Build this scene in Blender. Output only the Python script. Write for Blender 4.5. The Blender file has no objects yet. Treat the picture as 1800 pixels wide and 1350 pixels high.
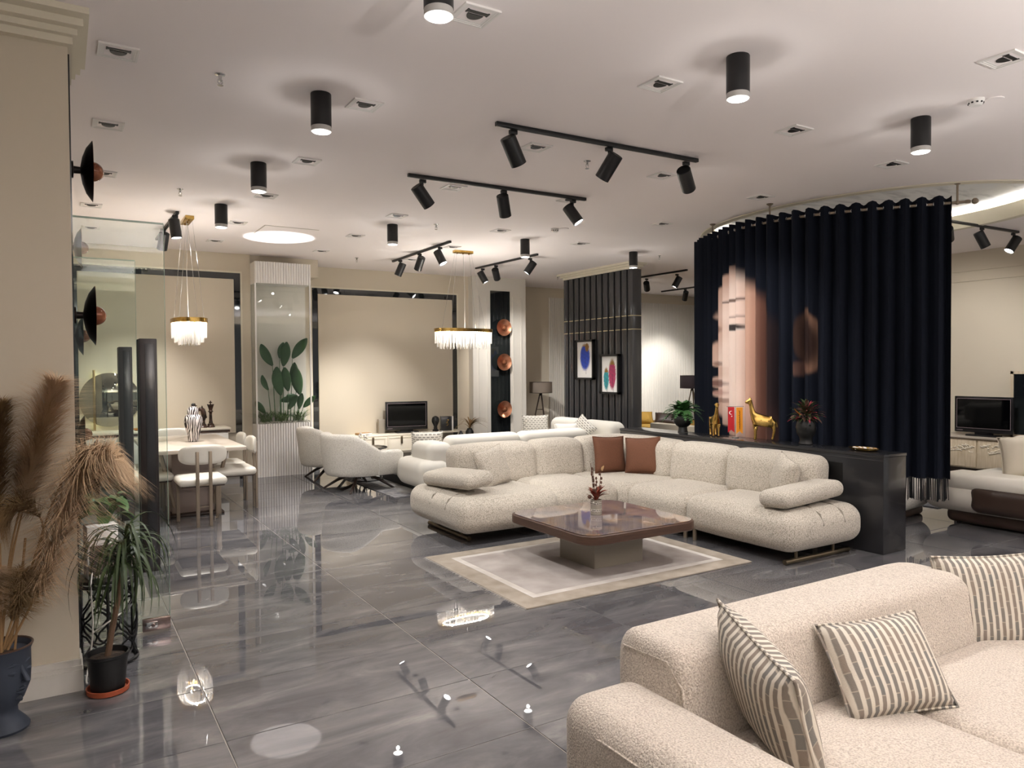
import bpy, math, random
from mathutils import Vector, Matrix
R = math.radians
rnd = random.Random(7)
scene = bpy.context.scene
COL = scene.collection

# ---------------------------------------------------------------- camera
cd = bpy.data.cameras.new('camera')
cam = bpy.data.objects.new('camera', cd)
COL.objects.link(cam)
cd.sensor_width = 36.0
cd.lens = 1296.62 * 36.0 / 1800.0
cd.clip_start = 0.05
yaw, pitch, roll = 0.549724, -0.0219451, -0.0070994
fw = Vector((math.sin(yaw) * math.cos(pitch), math.cos(yaw) * math.cos(pitch), math.sin(pitch)))
r0 = Vector((math.cos(yaw), -math.sin(yaw), 0))
u0 = r0.cross(fw)
rt = r0 * math.cos(roll) + u0 * math.sin(roll)
up = rt.cross(fw)
mw = Matrix((rt, up, -fw)).transposed().to_4x4()
mw.translation = (0, 0, 1.6)
cam.matrix_world = mw
scene.camera = cam

# ---------------------------------------------------------------- world, exposure
w = bpy.data.worlds.new('world')
scene.world = w
w.use_nodes = True
w.node_tree.nodes['Background'].inputs[0].default_value = (0.9, 0.88, 0.85, 1)
w.node_tree.nodes['Background'].inputs[1].default_value = 0.15
vs = scene.view_settings
vs.view_transform = 'Standard'
vs.look = 'None'
vs.gamma = 1
vs.use_curve_mapping = False
vs.exposure = 1.38
LCOL = (1.0, 0.975, 0.945)
P_CYL, P_FILL, P_UP = 55.0, 0.9, 345.0
CZ = 3.33


def spot(loc, d, power, ang, blend=0.5, rad=0.035, col=LCOL, parent=None):
    l = bpy.data.lights.new('lamp_light', 'SPOT')
    l.energy = power
    l.spot_size = R(ang)
    l.spot_blend = blend
    l.shadow_soft_size = rad
    l.color = col
    o = bpy.data.objects.new('lamp_light', l)
    COL.objects.link(o)
    o.rotation_euler = Vector(d).to_track_quat('-Z', 'Y').to_euler()
    o.location = loc
    if parent:
        o.parent = parent
    return o


def point(loc, power, rad=0.05, col=LCOL, parent=None):
    l = bpy.data.lights.new('lamp_glow', 'POINT')
    l.energy = power
    l.shadow_soft_size = rad
    l.color = col
    o = bpy.data.objects.new('lamp_glow', l)
    COL.objects.link(o)
    o.location = loc
    if parent:
        o.parent = parent
    return o


# ---------------------------------------------------------------- materials
def lin(c):
    return tuple((x / 12.92 if x <= 0.04045 else ((x + 0.055) / 1.055) ** 2.4) for x in c)


def hexc(h):
    return lin(tuple(int(h[i:i + 2], 16) / 255 for i in (0, 2, 4)))


MATS = {}


def M(name, col, rough=0.5, metal=0.0, n=None, b=None, **k):
    """procedural principled material; n=(scale, colour2, detail, lo, hi[, stretch]) colour noise, b=(scale, strength, distance) bump"""
    if isinstance(col, str):
        col = hexc(col)
    m = bpy.data.materials.new(name)
    m.use_nodes = True
    nt = m.node_tree
    p = nt.nodes['Principled BSDF']
    p.inputs['Base Color'].default_value = (*col, 1)
    p.inputs['Roughness'].default_value = rough
    p.inputs['Metallic'].default_value = metal
    for kk, vv in k.items():
        p.inputs[kk.replace('_', ' ')].default_value = vv
    tc = nt.nodes.new('ShaderNodeTexCoord')

    def co(st):
        mp = nt.nodes.new('ShaderNodeMapping')
        nt.links.new(tc.outputs['Object'], mp.inputs[0])
        mp.inputs['Scale'].default_value = st
        return mp.outputs[0]
    if n:
        c2 = hexc(n[1]) if isinstance(n[1], str) else n[1]
        t = nt.nodes.new('ShaderNodeTexNoise')
        t.inputs['Scale'].default_value = n[0]
        t.inputs['Detail'].default_value = n[2]
        nt.links.new(co(n[5] if len(n) > 5 else (1, 1, 1)), t.inputs['Vector'])
        r = nt.nodes.new('ShaderNodeValToRGB')
        r.color_ramp.elements[0].position = n[3]
        r.color_ramp.elements[1].position = n[4]
        r.color_ramp.elements[0].color = (*col, 1)
        r.color_ramp.elements[1].color = (*c2, 1)
        nt.links.new(t.outputs['Fac'], r.inputs[0])
        nt.links.new(r.outputs[0], p.inputs['Base Color'])
    if b:
        t = nt.nodes.new('ShaderNodeTexNoise')
        t.inputs['Scale'].default_value = b[0]
        t.inputs['Detail'].default_value = 2
        nt.links.new(co(b[3] if len(b) > 3 else (1, 1, 1)), t.inputs['Vector'])
        bn = nt.nodes.new('ShaderNodeBump')
        bn.inputs['Strength'].default_value = b[1]
        bn.inputs['Distance'].default_value = b[2]
        nt.links.new(t.outputs['Fac'], bn.inputs['Height'])
        nt.links.new(bn.outputs[0], p.inputs['Normal'])
    MATS[name] = m
    return m


def nodes(name):
    m = MATS[name]
    return m.node_tree, m.node_tree.nodes['Principled BSDF'], m.node_tree.nodes['Texture Coordinate']


def EM(name, col, s):
    m = bpy.data.materials.new(name)
    m.use_nodes = True
    nt = m.node_tree
    nt.nodes.clear()
    e = nt.nodes.new('ShaderNodeEmission')
    e.inputs[0].default_value = (*col, 1)
    e.inputs[1].default_value = s
    o = nt.nodes.new('ShaderNodeOutputMaterial')
    nt.links.new(e.outputs[0], o.inputs[0])
    MATS[name] = m
    return m


M('wall', 'cbc0ad', 0.75, b=(60, 0.05, 0.002))
M('wall_white', 'd6d0c6', 0.7)
M('ceiling', 'f0e8e6', 0.85, b=(8, 0.03, 0.01))
M('plaster', 'd8d0bd', 0.65)
M('white', 'e2deda', 0.5)
M('white_gloss', 'dcd8d2', 0.25)
M('black', '0b0b0c', 0.45)
M('black_metal', '111113', 0.4, b=(300, 0.05, 0.001))
M('black_gloss', '262628', 0.2, Coat_Weight=0.3, Coat_Roughness=0.08)
M('black_mirror', '15181a', 0.03, 0.0, IOR=1.7, n=(2, '262928', 2, .4, .7))
M('slat_gloss', '3a3a3c', 0.2, Coat_Weight=0.3)
M('gold_line', 'cdbf98', 0.35, 0.3)
M('slat_groove', '0a0a0b', 0.4)
M('gold', 'cdaa62', 0.26, 1.0, n=(14, 'a88440', 2, .4, .7))
M('brass', 'a78f63', 0.25, 1.0)
M('bronze', '7b6f5c', 0.35, 1.0)
M('champagne', '8f8171', 0.35, 0.6)
M('chrome', 'c9c9c9', 0.12, 1.0)
M('steel_brown', 'a8948f', 0.25, 1.0)
M('copper', 'd69a7a', 0.28, 0.85, n=(10, 'b06a4a', 3, .35, .7))
M('amber_glass', '9c6446', 0.08, 0.3, n=(12, '6a3c26', 3, .4, .7))
M('dish_back', '1c100c', 0.35, 0.5)
M('tweed', 'c9c0b3', 0.9, n=(120, '8d8577', 4, .40, .68), b=(150, 0.6, 0.005), Sheen_Weight=0.2)
M('boucle', 'd2c7ba', 0.95, n=(170, 'a09487', 3, .40, .72), b=(150, 1.0, 0.007), Sheen_Weight=0.2)
M('white_fabric', 'dedad2', 0.9, n=(120, 'b9b4aa', 2, .45, .7), b=(160, 0.4, 0.004))
M('ivory_fabric', 'cfcbc2', 0.8, b=(90, 0.15, 0.003))
M('leather_cream', 'd5cfc4', 0.42, b=(80, 0.08, 0.002))
M('brown_leather', '3b2c24', 0.45, b=(60, 0.1, 0.002))
M('brown_suede', '6d4530', 0.85, n=(160, '5e3b28', 3, .4, .7), b=(200, 0.25, 0.003))
M('cream_pillow', 'd9d0bf', 0.9, b=(90, 0.25, 0.003))
M('walnut', '523c30', 0.35, n=(6, '412d23', 6, .35, .7, (1, 1, 12)))
M('taupe', '8f877b', 0.35)
M('greige', 'a89d90', 0.4)
M('light_wood', 'c9baa2', 0.4, n=(5, 'b5a48a', 5, .35, .7, (8, 8, 1)))
M('cream_lacquer', 'ded5c4', 0.35)
M('dark_wood', '3a2a22', 0.45, n=(7, '2a1c15', 4, .4, .7, (1, 1, 8)))
M('table_oak', 'cabfb2', 0.3, n=(4, 'b5a899', 5, .35, .7, (1, 8, 1)))
M('mauve_panel', '8a7a72', 0.3)
M('terracotta', '9c4a2c', 0.7)
M('soil', '2b211a', 0.95, n=(40, '4a3a2a', 4, .4, .7), b=(40, 1, .01))
M('navy_clay', '333a47', 0.7, n=(5, '2a303b', 3, .4, .7))
M('trunk', '6a5240', 0.9, b=(30, .6, .01))
M('leaf_dark', '375a30', 0.45, n=(6, '264722', 2, .4, .7))
M('leaf_mid', '47703f', 0.45, n=(5, '2f5529', 2, .4, .7))
M('leaf_grass', '6f8a4f', 0.6, n=(5, '4d6a38', 2, .4, .7))
M('leaf_drac', '3a4a26', 0.5, n=(5, '24331a', 2, .4, .7))
M('pampas', 'cdb090', 0.95, n=(6, 'a88a66', 3, .35, .7))
M('pampas_dark', '96794f', 0.95, n=(6, '72573a', 3, .35, .7))
M('straw', 'a5835a', 0.8)
M('dried_red', '8c3a22', 0.8, n=(8, '5a2415', 2, .4, .7))
M('dried_brown', '5a3d30', 0.8)
M('berry', 'a03040', 0.6)
M('gravel', 'cfc8bd', 0.9, b=(60, 1, .02))
M('screen', '040405', 0.04, IOR=1.25)
M('tv_plastic', '131214', 0.25)
M('bezel', '9a8a90', 0.3, .6)
M('paper', 'e6e3de', 0.8)
M('shade_taupe', '8d8074', 0.85)
M('shade_dark', '2d2226', 0.8)
M('red_flag', 'b0101c', 0.7)
M('orange_flag', 'd98a14', 0.7)
M('ochre', 'b8923f', 0.85, n=(3, '9c762a', 4, .35, .7, (1, 12, 1)), b=(20, .6, .02, (1, 8, 1)))
M('beige_panel', 'bdb2a0', 0.6)
M('white_cloth', 'dcd9d3', 0.9)
M('chess', '241812', 0.25, n=(9, '4a3226', 3, .4, .7))
M('mirror', 'b9b4a8', 0.02, 1.0)
M('mirror_tint', '9a9488', 0.03, 1.0)
M('grout', 'a29a92', 0.8)
M('baseboard', 'cfcac2', 0.5)
M('cable', 'cfcac4', 0.6)
M('frost', 'b9b6b2', 0.4)
M('fringe', '07070a', 0.8)
M('teal_leaf', '2f9097', 0.8)
EM('lens', (1, .97, .93), 14.0)
EM('cove', (1, .98, .96), 13.0)
EM('led_warm', (1, .95, .86), 22.0)
EM('led_yellow', (1, .9, .5), 3.0)

# floor tile: long veins along X, per-tile offset
m = M('tile', '55504f', 0.07)
nt, p, tc = nodes('tile')
oi = nt.nodes.new('ShaderNodeObjectInfo')
geo = nt.nodes.new('ShaderNodeNewGeometry')
mp = nt.nodes.new('ShaderNodeMapping')
mp.inputs['Scale'].default_value = (0.7, 2.2, 1)
ad = nt.nodes.new('ShaderNodeVectorMath')
mul = nt.nodes.new('ShaderNodeVectorMath')
mul.operation = 'MULTIPLY'
cmb = nt.nodes.new('ShaderNodeCombineXYZ')
for i in range(3):
    nt.links.new(oi.outputs['Random'], cmb.inputs[i])
mul.inputs[1].default_value = (23, 57, 31)
nt.links.new(cmb.outputs[0], mul.inputs[0])
nt.links.new(geo.outputs['Position'], ad.inputs[0])
nt.links.new(mul.outputs[0], ad.inputs[1])
nt.links.new(ad.outputs[0], mp.inputs[0])
t1 = nt.nodes.new('ShaderNodeTexNoise')
t1.inputs['Scale'].default_value = 2.2
t1.inputs['Detail'].default_value = 9
t1.inputs['Roughness'].default_value = 0.62
t1.inputs['Distortion'].default_value = 0.6
nt.links.new(mp.outputs[0], t1.inputs['Vector'])
cr = nt.nodes.new('ShaderNodeValToRGB')
e = cr.color_ramp.elements
e[0].position, e[0].color = 0.3, (*hexc('474649'), 1)
e[1].position, e[1].color = 0.74, (*hexc('868382'), 1)
x = e.new(0.46)
x.color = (*hexc('59585b'), 1)
x = e.new(0.6)
x.color = (*hexc('6b696a'), 1)
nt.links.new(t1.outputs['Fac'], cr.inputs[0])
nt.links.new(cr.outputs[0], p.inputs['Base Color'])
p.inputs['Roughness'].default_value = 0.012
p.inputs['IOR'].default_value = 1.8

# agate coffee-table glass
m = M('agate', '8d7468', 0.04, Coat_Weight=0.5)
nt, p, tc = nodes('agate')
t1 = nt.nodes.new('ShaderNodeTexNoise')
t1.inputs['Scale'].default_value = 3.2
t1.inputs['Detail'].default_value = 6
t1.inputs['Distortion'].default_value = 1.8
nt.links.new(tc.outputs['Object'], t1.inputs['Vector'])
cr = nt.nodes.new('ShaderNodeValToRGB')
e = cr.color_ramp.elements
e[0].position, e[0].color = 0.3, (*hexc('55555f'), 1)
e[1].position, e[1].color = 0.72, (*hexc('b3a399'), 1)
for ps, c in ((.42, '756a6e'), (.52, '8a7a72'), (.6, '94765f')):
    x = e.new(ps)
    x.color = (*hexc(c), 1)
nt.links.new(t1.outputs['Fac'], cr.inputs[0])
nt.links.new(cr.outputs[0], p.inputs['Base Color'])


def brick_mat(name, c1, c2, mortar, sc, bw, rh, ms, rot=(R(90), 0, 0), bump=0.3):
    m = M(name, c1, 0.9)
    nt, p, tc = nodes(name)
    mp = nt.nodes.new('ShaderNodeMapping')
    mp.inputs['Rotation'].default_value = rot
    nt.links.new(tc.outputs['Object'], mp.inputs[0])
    # waver the rows so that the dashes look hand woven
    nz = nt.nodes.new('ShaderNodeTexNoise')
    nz.inputs['Scale'].default_value = 14
    nt.links.new(tc.outputs['Object'], nz.inputs['Vector'])
    mx = nt.nodes.new('ShaderNodeVectorMath')
    mx.operation = 'MULTIPLY_ADD'
    mx.inputs[1].default_value = (.02, .008, .0)
    nt.links.new(nz.outputs['Color'], mx.inputs[0])
    nt.links.new(mp.outputs[0], mx.inputs[2])
    bk = nt.nodes.new('ShaderNodeTexBrick')
    bk.inputs['Color1'].default_value = (*hexc(c1), 1)
    bk.inputs['Color2'].default_value = (*hexc(c2), 1)
    bk.inputs['Mortar'].default_value = (*hexc(mortar), 1)
    bk.inputs['Scale'].default_value = sc
    bk.inputs['Brick Width'].default_value = bw
    bk.inputs['Row Height'].default_value = rh
    bk.inputs['Mortar Size'].default_value = ms
    bk.inputs['Mortar Smooth'].default_value = 0.3
    nt.links.new(mx.outputs[0], bk.inputs['Vector'])
    nt.links.new(bk.outputs['Color'], p.inputs['Base Color'])
    if bump:
        nb = nt.nodes.new('ShaderNodeTexNoise')
        nb.inputs['Scale'].default_value = 260
        nt.links.new(tc.outputs['Object'], nb.inputs['Vector'])
        bn = nt.nodes.new('ShaderNodeBump')
        bn.inputs['Strength'].default_value = bump
        bn.inputs['Distance'].default_value = 0.004
        nt.links.new(nb.outputs['Fac'], bn.inputs['Height'])
        nt.links.new(bn.outputs[0], p.inputs['Normal'])


brick_mat('dash_fabric', '8a7e72', '75736f', 'a79c8e', 1.0, 0.058, 0.0265, 0.0022, rot=(R(90), R(0), R(90)))
nt, p, tc = nodes('dash_fabric')
lk = p.inputs['Base Color'].links[0]
bkc, vec = lk.from_socket, lk.from_node.inputs['Vector'].links[0].from_socket
sx = nt.nodes.new('ShaderNodeSeparateXYZ')
nt.links.new(vec, sx.inputs[0])
dv = nt.nodes.new('ShaderNodeMath')
dv.operation = 'DIVIDE'
dv.inputs[1].default_value = 0.0265
fr = nt.nodes.new('ShaderNodeMath')
fr.operation = 'FRACT'
nt.links.new(sx.outputs[1], dv.inputs[0])
nt.links.new(dv.outputs[0], fr.inputs[0])
rp_ = nt.nodes.new('ShaderNodeValToRGB')
e = rp_.color_ramp.elements
e[0].position, e[0].color = .36, (1, 1, 1, 1)
e[1].position, e[1].color = .46, (0, 0, 0, 1)
x = e.new(.92)
x.color = (0, 0, 0, 1)
x = e.new(1.0)
x.color = (1, 1, 1, 1)
nt.links.new(fr.outputs[0], rp_.inputs[0])
mxc = nt.nodes.new('ShaderNodeMixRGB')
nt.links.new(rp_.outputs[0], mxc.inputs[0])
nt.links.new(bkc, mxc.inputs[1])
mxc.inputs[2].default_value = (*hexc('cfc7ba'), 1)
nt.links.new(mxc.outputs[0], p.inputs['Base Color'])
brick_mat('dash_white', '9c9993', '7b7873', 'd5d1c8', 1.0, 0.055, 0.03, 0.01)
brick_mat('pot_pattern', '6d655e', '7d756d', 'cfc8bd', 1.0, 0.02, 0.014, 0.002)

# zebra vase
m = M('zebra', 'e8e4e0', 0.25)
nt, p, tc = nodes('zebra')
wv = nt.nodes.new('ShaderNodeTexWave')
wv.inputs['Scale'].default_value = 9
wv.inputs['Distortion'].default_value = 9
wv.inputs['Detail'].default_value = 1
wv.inputs['Detail Scale'].default_value = 1.2
mp = nt.nodes.new('ShaderNodeMapping')
mp.inputs['Scale'].default_value = (1.6, 1.6, .6)
nt.links.new(tc.outputs['Object'], mp.inputs[0])
nt.links.new(mp.outputs[0], wv.inputs['Vector'])
cr = nt.nodes.new('ShaderNodeValToRGB')
cr.color_ramp.interpolation = 'CONSTANT'
cr.color_ramp.elements[0].color = (*hexc('1d1413'), 1)
cr.color_ramp.elements[1].color = (*hexc('dcd4d2'), 1)
cr.color_ramp.elements[1].position = 0.5
nt.links.new(wv.outputs['Fac'], cr.inputs[0])
nt.links.new(cr.outputs[0], p.inputs['Base Color'])

# rugs
def rug_mat(name, c, c2, sc):
    M(name, c, 0.95, n=(sc, c2, 7, .35, .68), b=(200, .4, .003))


rug_mat('rug_field', 'b0a8a3', '968d87', 3.5)
rug_mat('rug_border', 'a3988b', '8b8073', 6)
rug_mat('rug_line', 'c9c3bd', 'b3aba3', 5)
rug_mat('rug_grey', 'a9a7a4', '7c7b7c', 4)
rug_mat('rug_grey_border', '8f8d8c', '5a5a60', 14)
rug_mat('rug_dark', '3a3a40', '5a585a', 7)

# glass (thin panes): tinted transparent + fresnel gloss
def glass_mat(name, tint, refl=0.9):
    m = bpy.data.materials.new(name)
    m.use_nodes = True
    nt = m.node_tree
    nt.nodes.clear()
    tr = nt.nodes.new('ShaderNodeBsdfTransparent')
    tr.inputs[0].default_value = (*tint, 1)
    gl = nt.nodes.new('ShaderNodeBsdfGlossy')
    gl.inputs['Roughness'].default_value = 0.0
    fr = nt.nodes.new('ShaderNodeFresnel')
    fr.inputs[0].default_value = 1.5
    ml = nt.nodes.new('ShaderNodeMath')
    ml.operation = 'MULTIPLY'
    ml.inputs[1].default_value = refl
    nt.links.new(fr.outputs[0], ml.inputs[0])
    mx = nt.nodes.new('ShaderNodeMixShader')
    nt.links.new(ml.outputs[0], mx.inputs[0])
    nt.links.new(tr.outputs[0], mx.inputs[1])
    nt.links.new(gl.outputs[0], mx.inputs[2])
    o = nt.nodes.new('ShaderNodeOutputMaterial')
    nt.links.new(mx.outputs[0], o.inputs[0])
    MATS[name] = m


glass_mat('glass_green', (.93, .965, .945))
glass_mat('glass_clear', (.97, .985, .98), .55)
M('glass_edge', '9fb5a6', 0.2)
# crystal rods: clear-ish translucent glass
m = bpy.data.materials.new('crystal')
m.use_nodes = True
nt = m.node_tree
nt.nodes.clear()
tr = nt.nodes.new('ShaderNodeBsdfTransparent')
tl = nt.nodes.new('ShaderNodeBsdfTranslucent')
tl.inputs[0].default_value = (.95, .93, .92, 1)
gl = nt.nodes.new('ShaderNodeBsdfGlossy')
gl.inputs['Roughness'].default_value = .08
a1 = nt.nodes.new('ShaderNodeMixShader')
a1.inputs[0].default_value = .34
a2 = nt.nodes.new('ShaderNodeMixShader')
a2.inputs[0].default_value = .22
nt.links.new(tr.outputs[0], a1.inputs[1])
nt.links.new(tl.outputs[0], a1.inputs[2])
nt.links.new(a1.outputs[0], a2.inputs[1])
nt.links.new(gl.outputs[0], a2.inputs[2])
o = nt.nodes.new('ShaderNodeOutputMaterial')
nt.links.new(a2.outputs[0], o.inputs[0])
MATS['crystal'] = m
# marble paper of the ceiling recess
M('marble', 'dedede', 0.6, n=(3, 'b4b4b6', 8, .5, .72, (1, 3, 1)), b=(6, .5, .03))
# curtain with the printed face (colours come from the mesh's own print attribute)
m = M('curtain_print', '0b0e16', 0.85, Specular_IOR_Level=0.2)
nt, p, tc = nodes('curtain_print')
at = nt.nodes.new('ShaderNodeVertexColor')
at.layer_name = 'print'
nt.links.new(at.outputs[0], p.inputs['Base Color'])
# fabric flag / feather prints use a colour attribute too
for nm in ('feather_print',):
    m = M(nm, 'e6e3de', 0.6)
    nt, p, tc = nodes(nm)
    at = nt.nodes.new('ShaderNodeVertexColor')
    at.layer_name = 'print'
    nt.links.new(at.outputs[0], p.inputs['Base Color'])


# ---------------------------------------------------------------- mesh builder
class B:
    def __init__(s):
        s.v = []
        s.f = []

    def add(s, vs, fs):
        n = len(s.v)
        s.v += [tuple(q) for q in vs]
        s.f += [tuple(i + n for i in q) for q in fs]
        return s

    def box(s, c, d):
        x, y, z = c
        a, b_, h = d[0] / 2, d[1] / 2, d[2] / 2
        return s.add([(x + i * a, y + j * b_, z + k * h) for i in (-1, 1) for j in (-1, 1) for k in (-1, 1)],
                     [(0, 1, 3, 2), (4, 6, 7, 5), (0, 4, 5, 1), (2, 3, 7, 6), (0, 2, 6, 4), (1, 5, 7, 3)])

    def b2(s, p0, p1):
        return s.box([(a + b) / 2 for a, b in zip(p0, p1)], [abs(b - a) for a, b in zip(p0, p1)])

    def rb(s, c, d, r=0.01, K=1, N=0, puff=(0, 0, 0)):
        """rounded box; puff bulges each pair of faces"""
        h = [q / 2 for q in d]
        r = min(r, min(h) * 0.999)
        ax = []
        for q in h:
            t = [-q + r * (1 - math.cos(math.pi / 2 * i / K)) if False else -q + r * i / K for i in range(K + 1)]
            inn = [(-q + r) + (2 * (q - r)) * i / (N + 1) for i in range(1, N + 1)]
            t2 = [-a for a in reversed(t)]
            lst = t + inn + (t2 if t2[0] - t[-1] > 1e-6 else t2[1:])
            ax.append(lst)
        key = {}
        vs, fs = [], []

        def V(p):
            kk = tuple(round(q, 5) for q in p)
            if kk in key:
                return key[kk]
            inn = [max(-(h[i] - r), min(h[i] - r, p[i])) for i in range(3)]
            dd = [p[i] - inn[i] for i in range(3)]
            L = math.sqrt(sum(q * q for q in dd)) or 1
            out = [inn[i] + dd[i] / L * r for i in range(3)]
            u = [p[i] / h[i] for i in range(3)]
            for i in range(3):
                if puff[i]:
                    j, k2 = (i + 1) % 3, (i + 2) % 3
                    out[i] += u[i] * puff[i] * max(0, 1 - u[j] ** 2) * max(0, 1 - u[k2] ** 2)
            key[kk] = len(vs)
            vs.append([out[i] + c[i] for i in range(3)])
            return key[kk]
        for i in range(3):
            j, k2 = (i + 1) % 3, (i + 2) % 3
            for sg in (-1, 1):
                for a in range(len(ax[j]) - 1):
                    for b_ in range(len(ax[k2]) - 1):
                        q = []
                        for (da, db) in ((0, 0), (1, 0), (1, 1), (0, 1)):
                            p = [0, 0, 0]
                            p[i] = sg * h[i]
                            p[j] = ax[j][a + da]
                            p[k2] = ax[k2][b_ + db]
                            q.append(V(p))
                        fs.append(q if sg > 0 else q[::-1])
        return s.add(vs, fs)

    def cyl(s, p0, p1, r, r1=None, n=12, cap=True):
        r1 = r if r1 is None else r1
        return s.tube([p0, p1], [r, r1], n, cap)

    def tube(s, pts, r, n=8, cap=True, closed=False):
        pts = [Vector(q) for q in pts]
        m_ = len(pts)
        rs = r if isinstance(r, (list, tuple)) else [r] * m_
        rings = []
        prev = None
        for i, q in enumerate(pts):
            if closed:
                t = (pts[(i + 1) % m_] - pts[i - 1])
            else:
                t = pts[min(i + 1, m_ - 1)] - pts[max(i - 1, 0)]
            t = t.normalized() if t.length > 1e-9 else Vector((0, 0, 1))
            if prev is None:
                a = Vector((0, 0, 1)) if abs(t.z) < .9 else Vector((1, 0, 0))
                nrm = (a - t * a.dot(t)).normalized()
            else:
                nrm = (prev - t * prev.dot(t))
                nrm = nrm.normalized() if nrm.length > 1e-6 else prev
            prev = nrm
            bn = t.cross(nrm)
            rings.append([q + (nrm * math.cos(2 * math.pi * k / n) + bn * math.sin(2 * math.pi * k / n)) * rs[i] for k in range(n)])
        return s.loft(rings, cap and not closed, closed)

    def loft(s, rings, cap=True, closed=False):
        n = len(rings[0])
        vs = [q for rg in rings for q in rg]
        fs = []
        m_ = len(rings)
        for i in range(m_ if closed else m_ - 1):
            a, b_ = i * n, ((i + 1) % m_) * n
            for k in range(n):
                k2 = (k + 1) % n
                fs.append((a + k, a + k2, b_ + k2, b_ + k))
        if cap:
            fs.append(tuple(range(n))[::-1])
            fs.append(tuple(range((m_ - 1) * n, m_ * n)))
        return s.add(vs, fs)

    def lathe(s, prof, n=20, c=(0, 0, 0), sx=1, sy=1, cap=True):
        rings = [[(c[0] + r * sx * math.cos(2 * math.pi * k / n), c[1] + r * sy * math.sin(2 * math.pi * k / n), c[2] + z) for k in range(n)] for r, z in prof]
        return s.loft(rings, cap)

    def prism(s, poly, z0, z1):
        n = len(poly)
        return s.loft([[(x, y, z0) for x, y in poly], [(x, y, z1) for x, y in poly]])

    def sph(s, c, r, n=12, m_=8, sc=(1, 1, 1)):
        prof = [(max(1e-4, math.sin(math.pi * i / m_)) , -math.cos(math.pi * i / m_)) for i in range(m_ + 1)]
        rings = [[(c[0] + r * sc[0] * a * math.cos(2 * math.pi * k / n), c[1] + r * sc[1] * a * math.sin(2 * math.pi * k / n), c[2] + r * sc[2] * z) for k in range(n)] for a, z in prof]
        return s.loft(rings, True)

    def grid(s, fn, nu, nv, wrap=False):
        vs = [fn(i / nu, j / nv) for j in range(nv + 1) for i in range(nu + 1)]
        fs = [(j * (nu + 1) + i, j * (nu + 1) + i + 1, (j + 1) * (nu + 1) + i + 1, (j + 1) * (nu + 1) + i) for j in range(nv) for i in range(nu)]
        return s.add(vs, fs)

    def xf(s, mat, start=0):
        for i in range(start, len(s.v)):
            s.v[i] = tuple(mat @ Vector(s.v[i]))
        return s

    def mesh(s, name, mat, ang=35):
        me = bpy.data.meshes.new(name)
        me.from_pydata(s.v, [], s.f)
        me.materials.append(MATS[mat])
        me.polygons.foreach_set('use_smooth', [True] * len(me.polygons))
        if ang is not None:
            me.set_sharp_from_angle(angle=R(ang))
        me.update()
        return me


def obj(name, b, mat, parent=None, loc=None, rot=None, ang=35, label=None):
    me = b.mesh(name, mat, ang) if isinstance(b, B) else b
    o = bpy.data.objects.new(name, me)
    COL.objects.link(o)
    if parent is not None:
        o.parent = parent
    if loc is not None:
        o.location = loc
    if rot is not None:
        o.rotation_euler = rot
    if label:
        o['label'] = label
    return o


def tag(o, label=None, cat=None, group=None, kind=None):
    if label:
        o['label'] = label
    if cat:
        o['category'] = cat
    if group:
        o['group'] = group
    if kind:
        o['kind'] = kind
    return o


def T(name, label, cat, loc=(0, 0, 0), rz=0, group=None, kind=None):
    o = bpy.data.objects.new(name, None)
    o.empty_display_size = .1
    COL.objects.link(o)
    o.location = loc
    o.rotation_euler = (0, 0, rz)
    return tag(o, label, cat, group, kind)


def S(name, b, mat, parent=None, ang=35):
    o = obj(name, b, mat, parent, ang=ang)
    if parent is None:
        o['kind'] = 'structure'
    return o


def dup(root, loc, rz=None, label=None, group=None):
    def cp(o, par):
        c = o.copy()
        COL.objects.link(c)
        if par:
            c.parent = par
        for ch in list(o.children):
            cp(ch, c)
        return c
    r = cp(root, None)
    r.location = loc
    if rz is not None:
        r.rotation_euler = (0, 0, rz)
    if label:
        r['label'] = label
    if group:
        r['group'] = group
    return r


# ================================================================ THE SETTING
# ---- floor: grout bed and individual porcelain tiles
fl = S('floor', B().b2((-3.2, -2.2, -.08), (14.6, 14.6, -.004)), 'grout')
TX, TY, TW, TH = 0.581, 3.33, 1.187, 0.6035


def tile_b(w, h, x=0, y=0):
    g, c, z = .003, .0015, -.012
    b = B()
    a, d = w / 2 - g, h / 2 - g
    b.loft([[(x + i * a, y + j * d, z) for i, j in ((-1, -1), (1, -1), (1, 1), (-1, 1))],
            [(x + i * a, y + j * d, -c) for i, j in ((-1, -1), (1, -1), (1, 1), (-1, 1))],
            [(x + i * (a - c), y + j * (d - c), 0) for i, j in ((-1, -1), (1, -1), (1, 1), (-1, 1))]])
    return b


tme = tile_b(TW, TH).mesh('tile', 'tile', 20)
rest = B()
for i in range(-3, 12):
    for j in range(-9, 19):
        cx, cy = TX + (i + .5) * TW, TY + (j + .5) * TH
        if -1 <= i <= 9 and -2 <= j <= 15:
            obj('tile', tme, 'tile', fl, (cx, cy, 0))
        else:
            rest.add(*(lambda q: (q.v, q.f))(tile_b(TW, TH, cx, cy)))
o = obj('tile', rest, 'tile', fl, ang=20)
o['kind'] = 'stuff'

# ---- ceiling with the oval recess
EC, EA, EB = (8.25, 5.4), 1.5, 2.0
NE = 64


def ell(k, a=EA, b=EB):
    t = 2 * math.pi * k / NE
    return (EC[0] + a * math.cos(t), EC[1] + b * math.sin(t))


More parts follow.
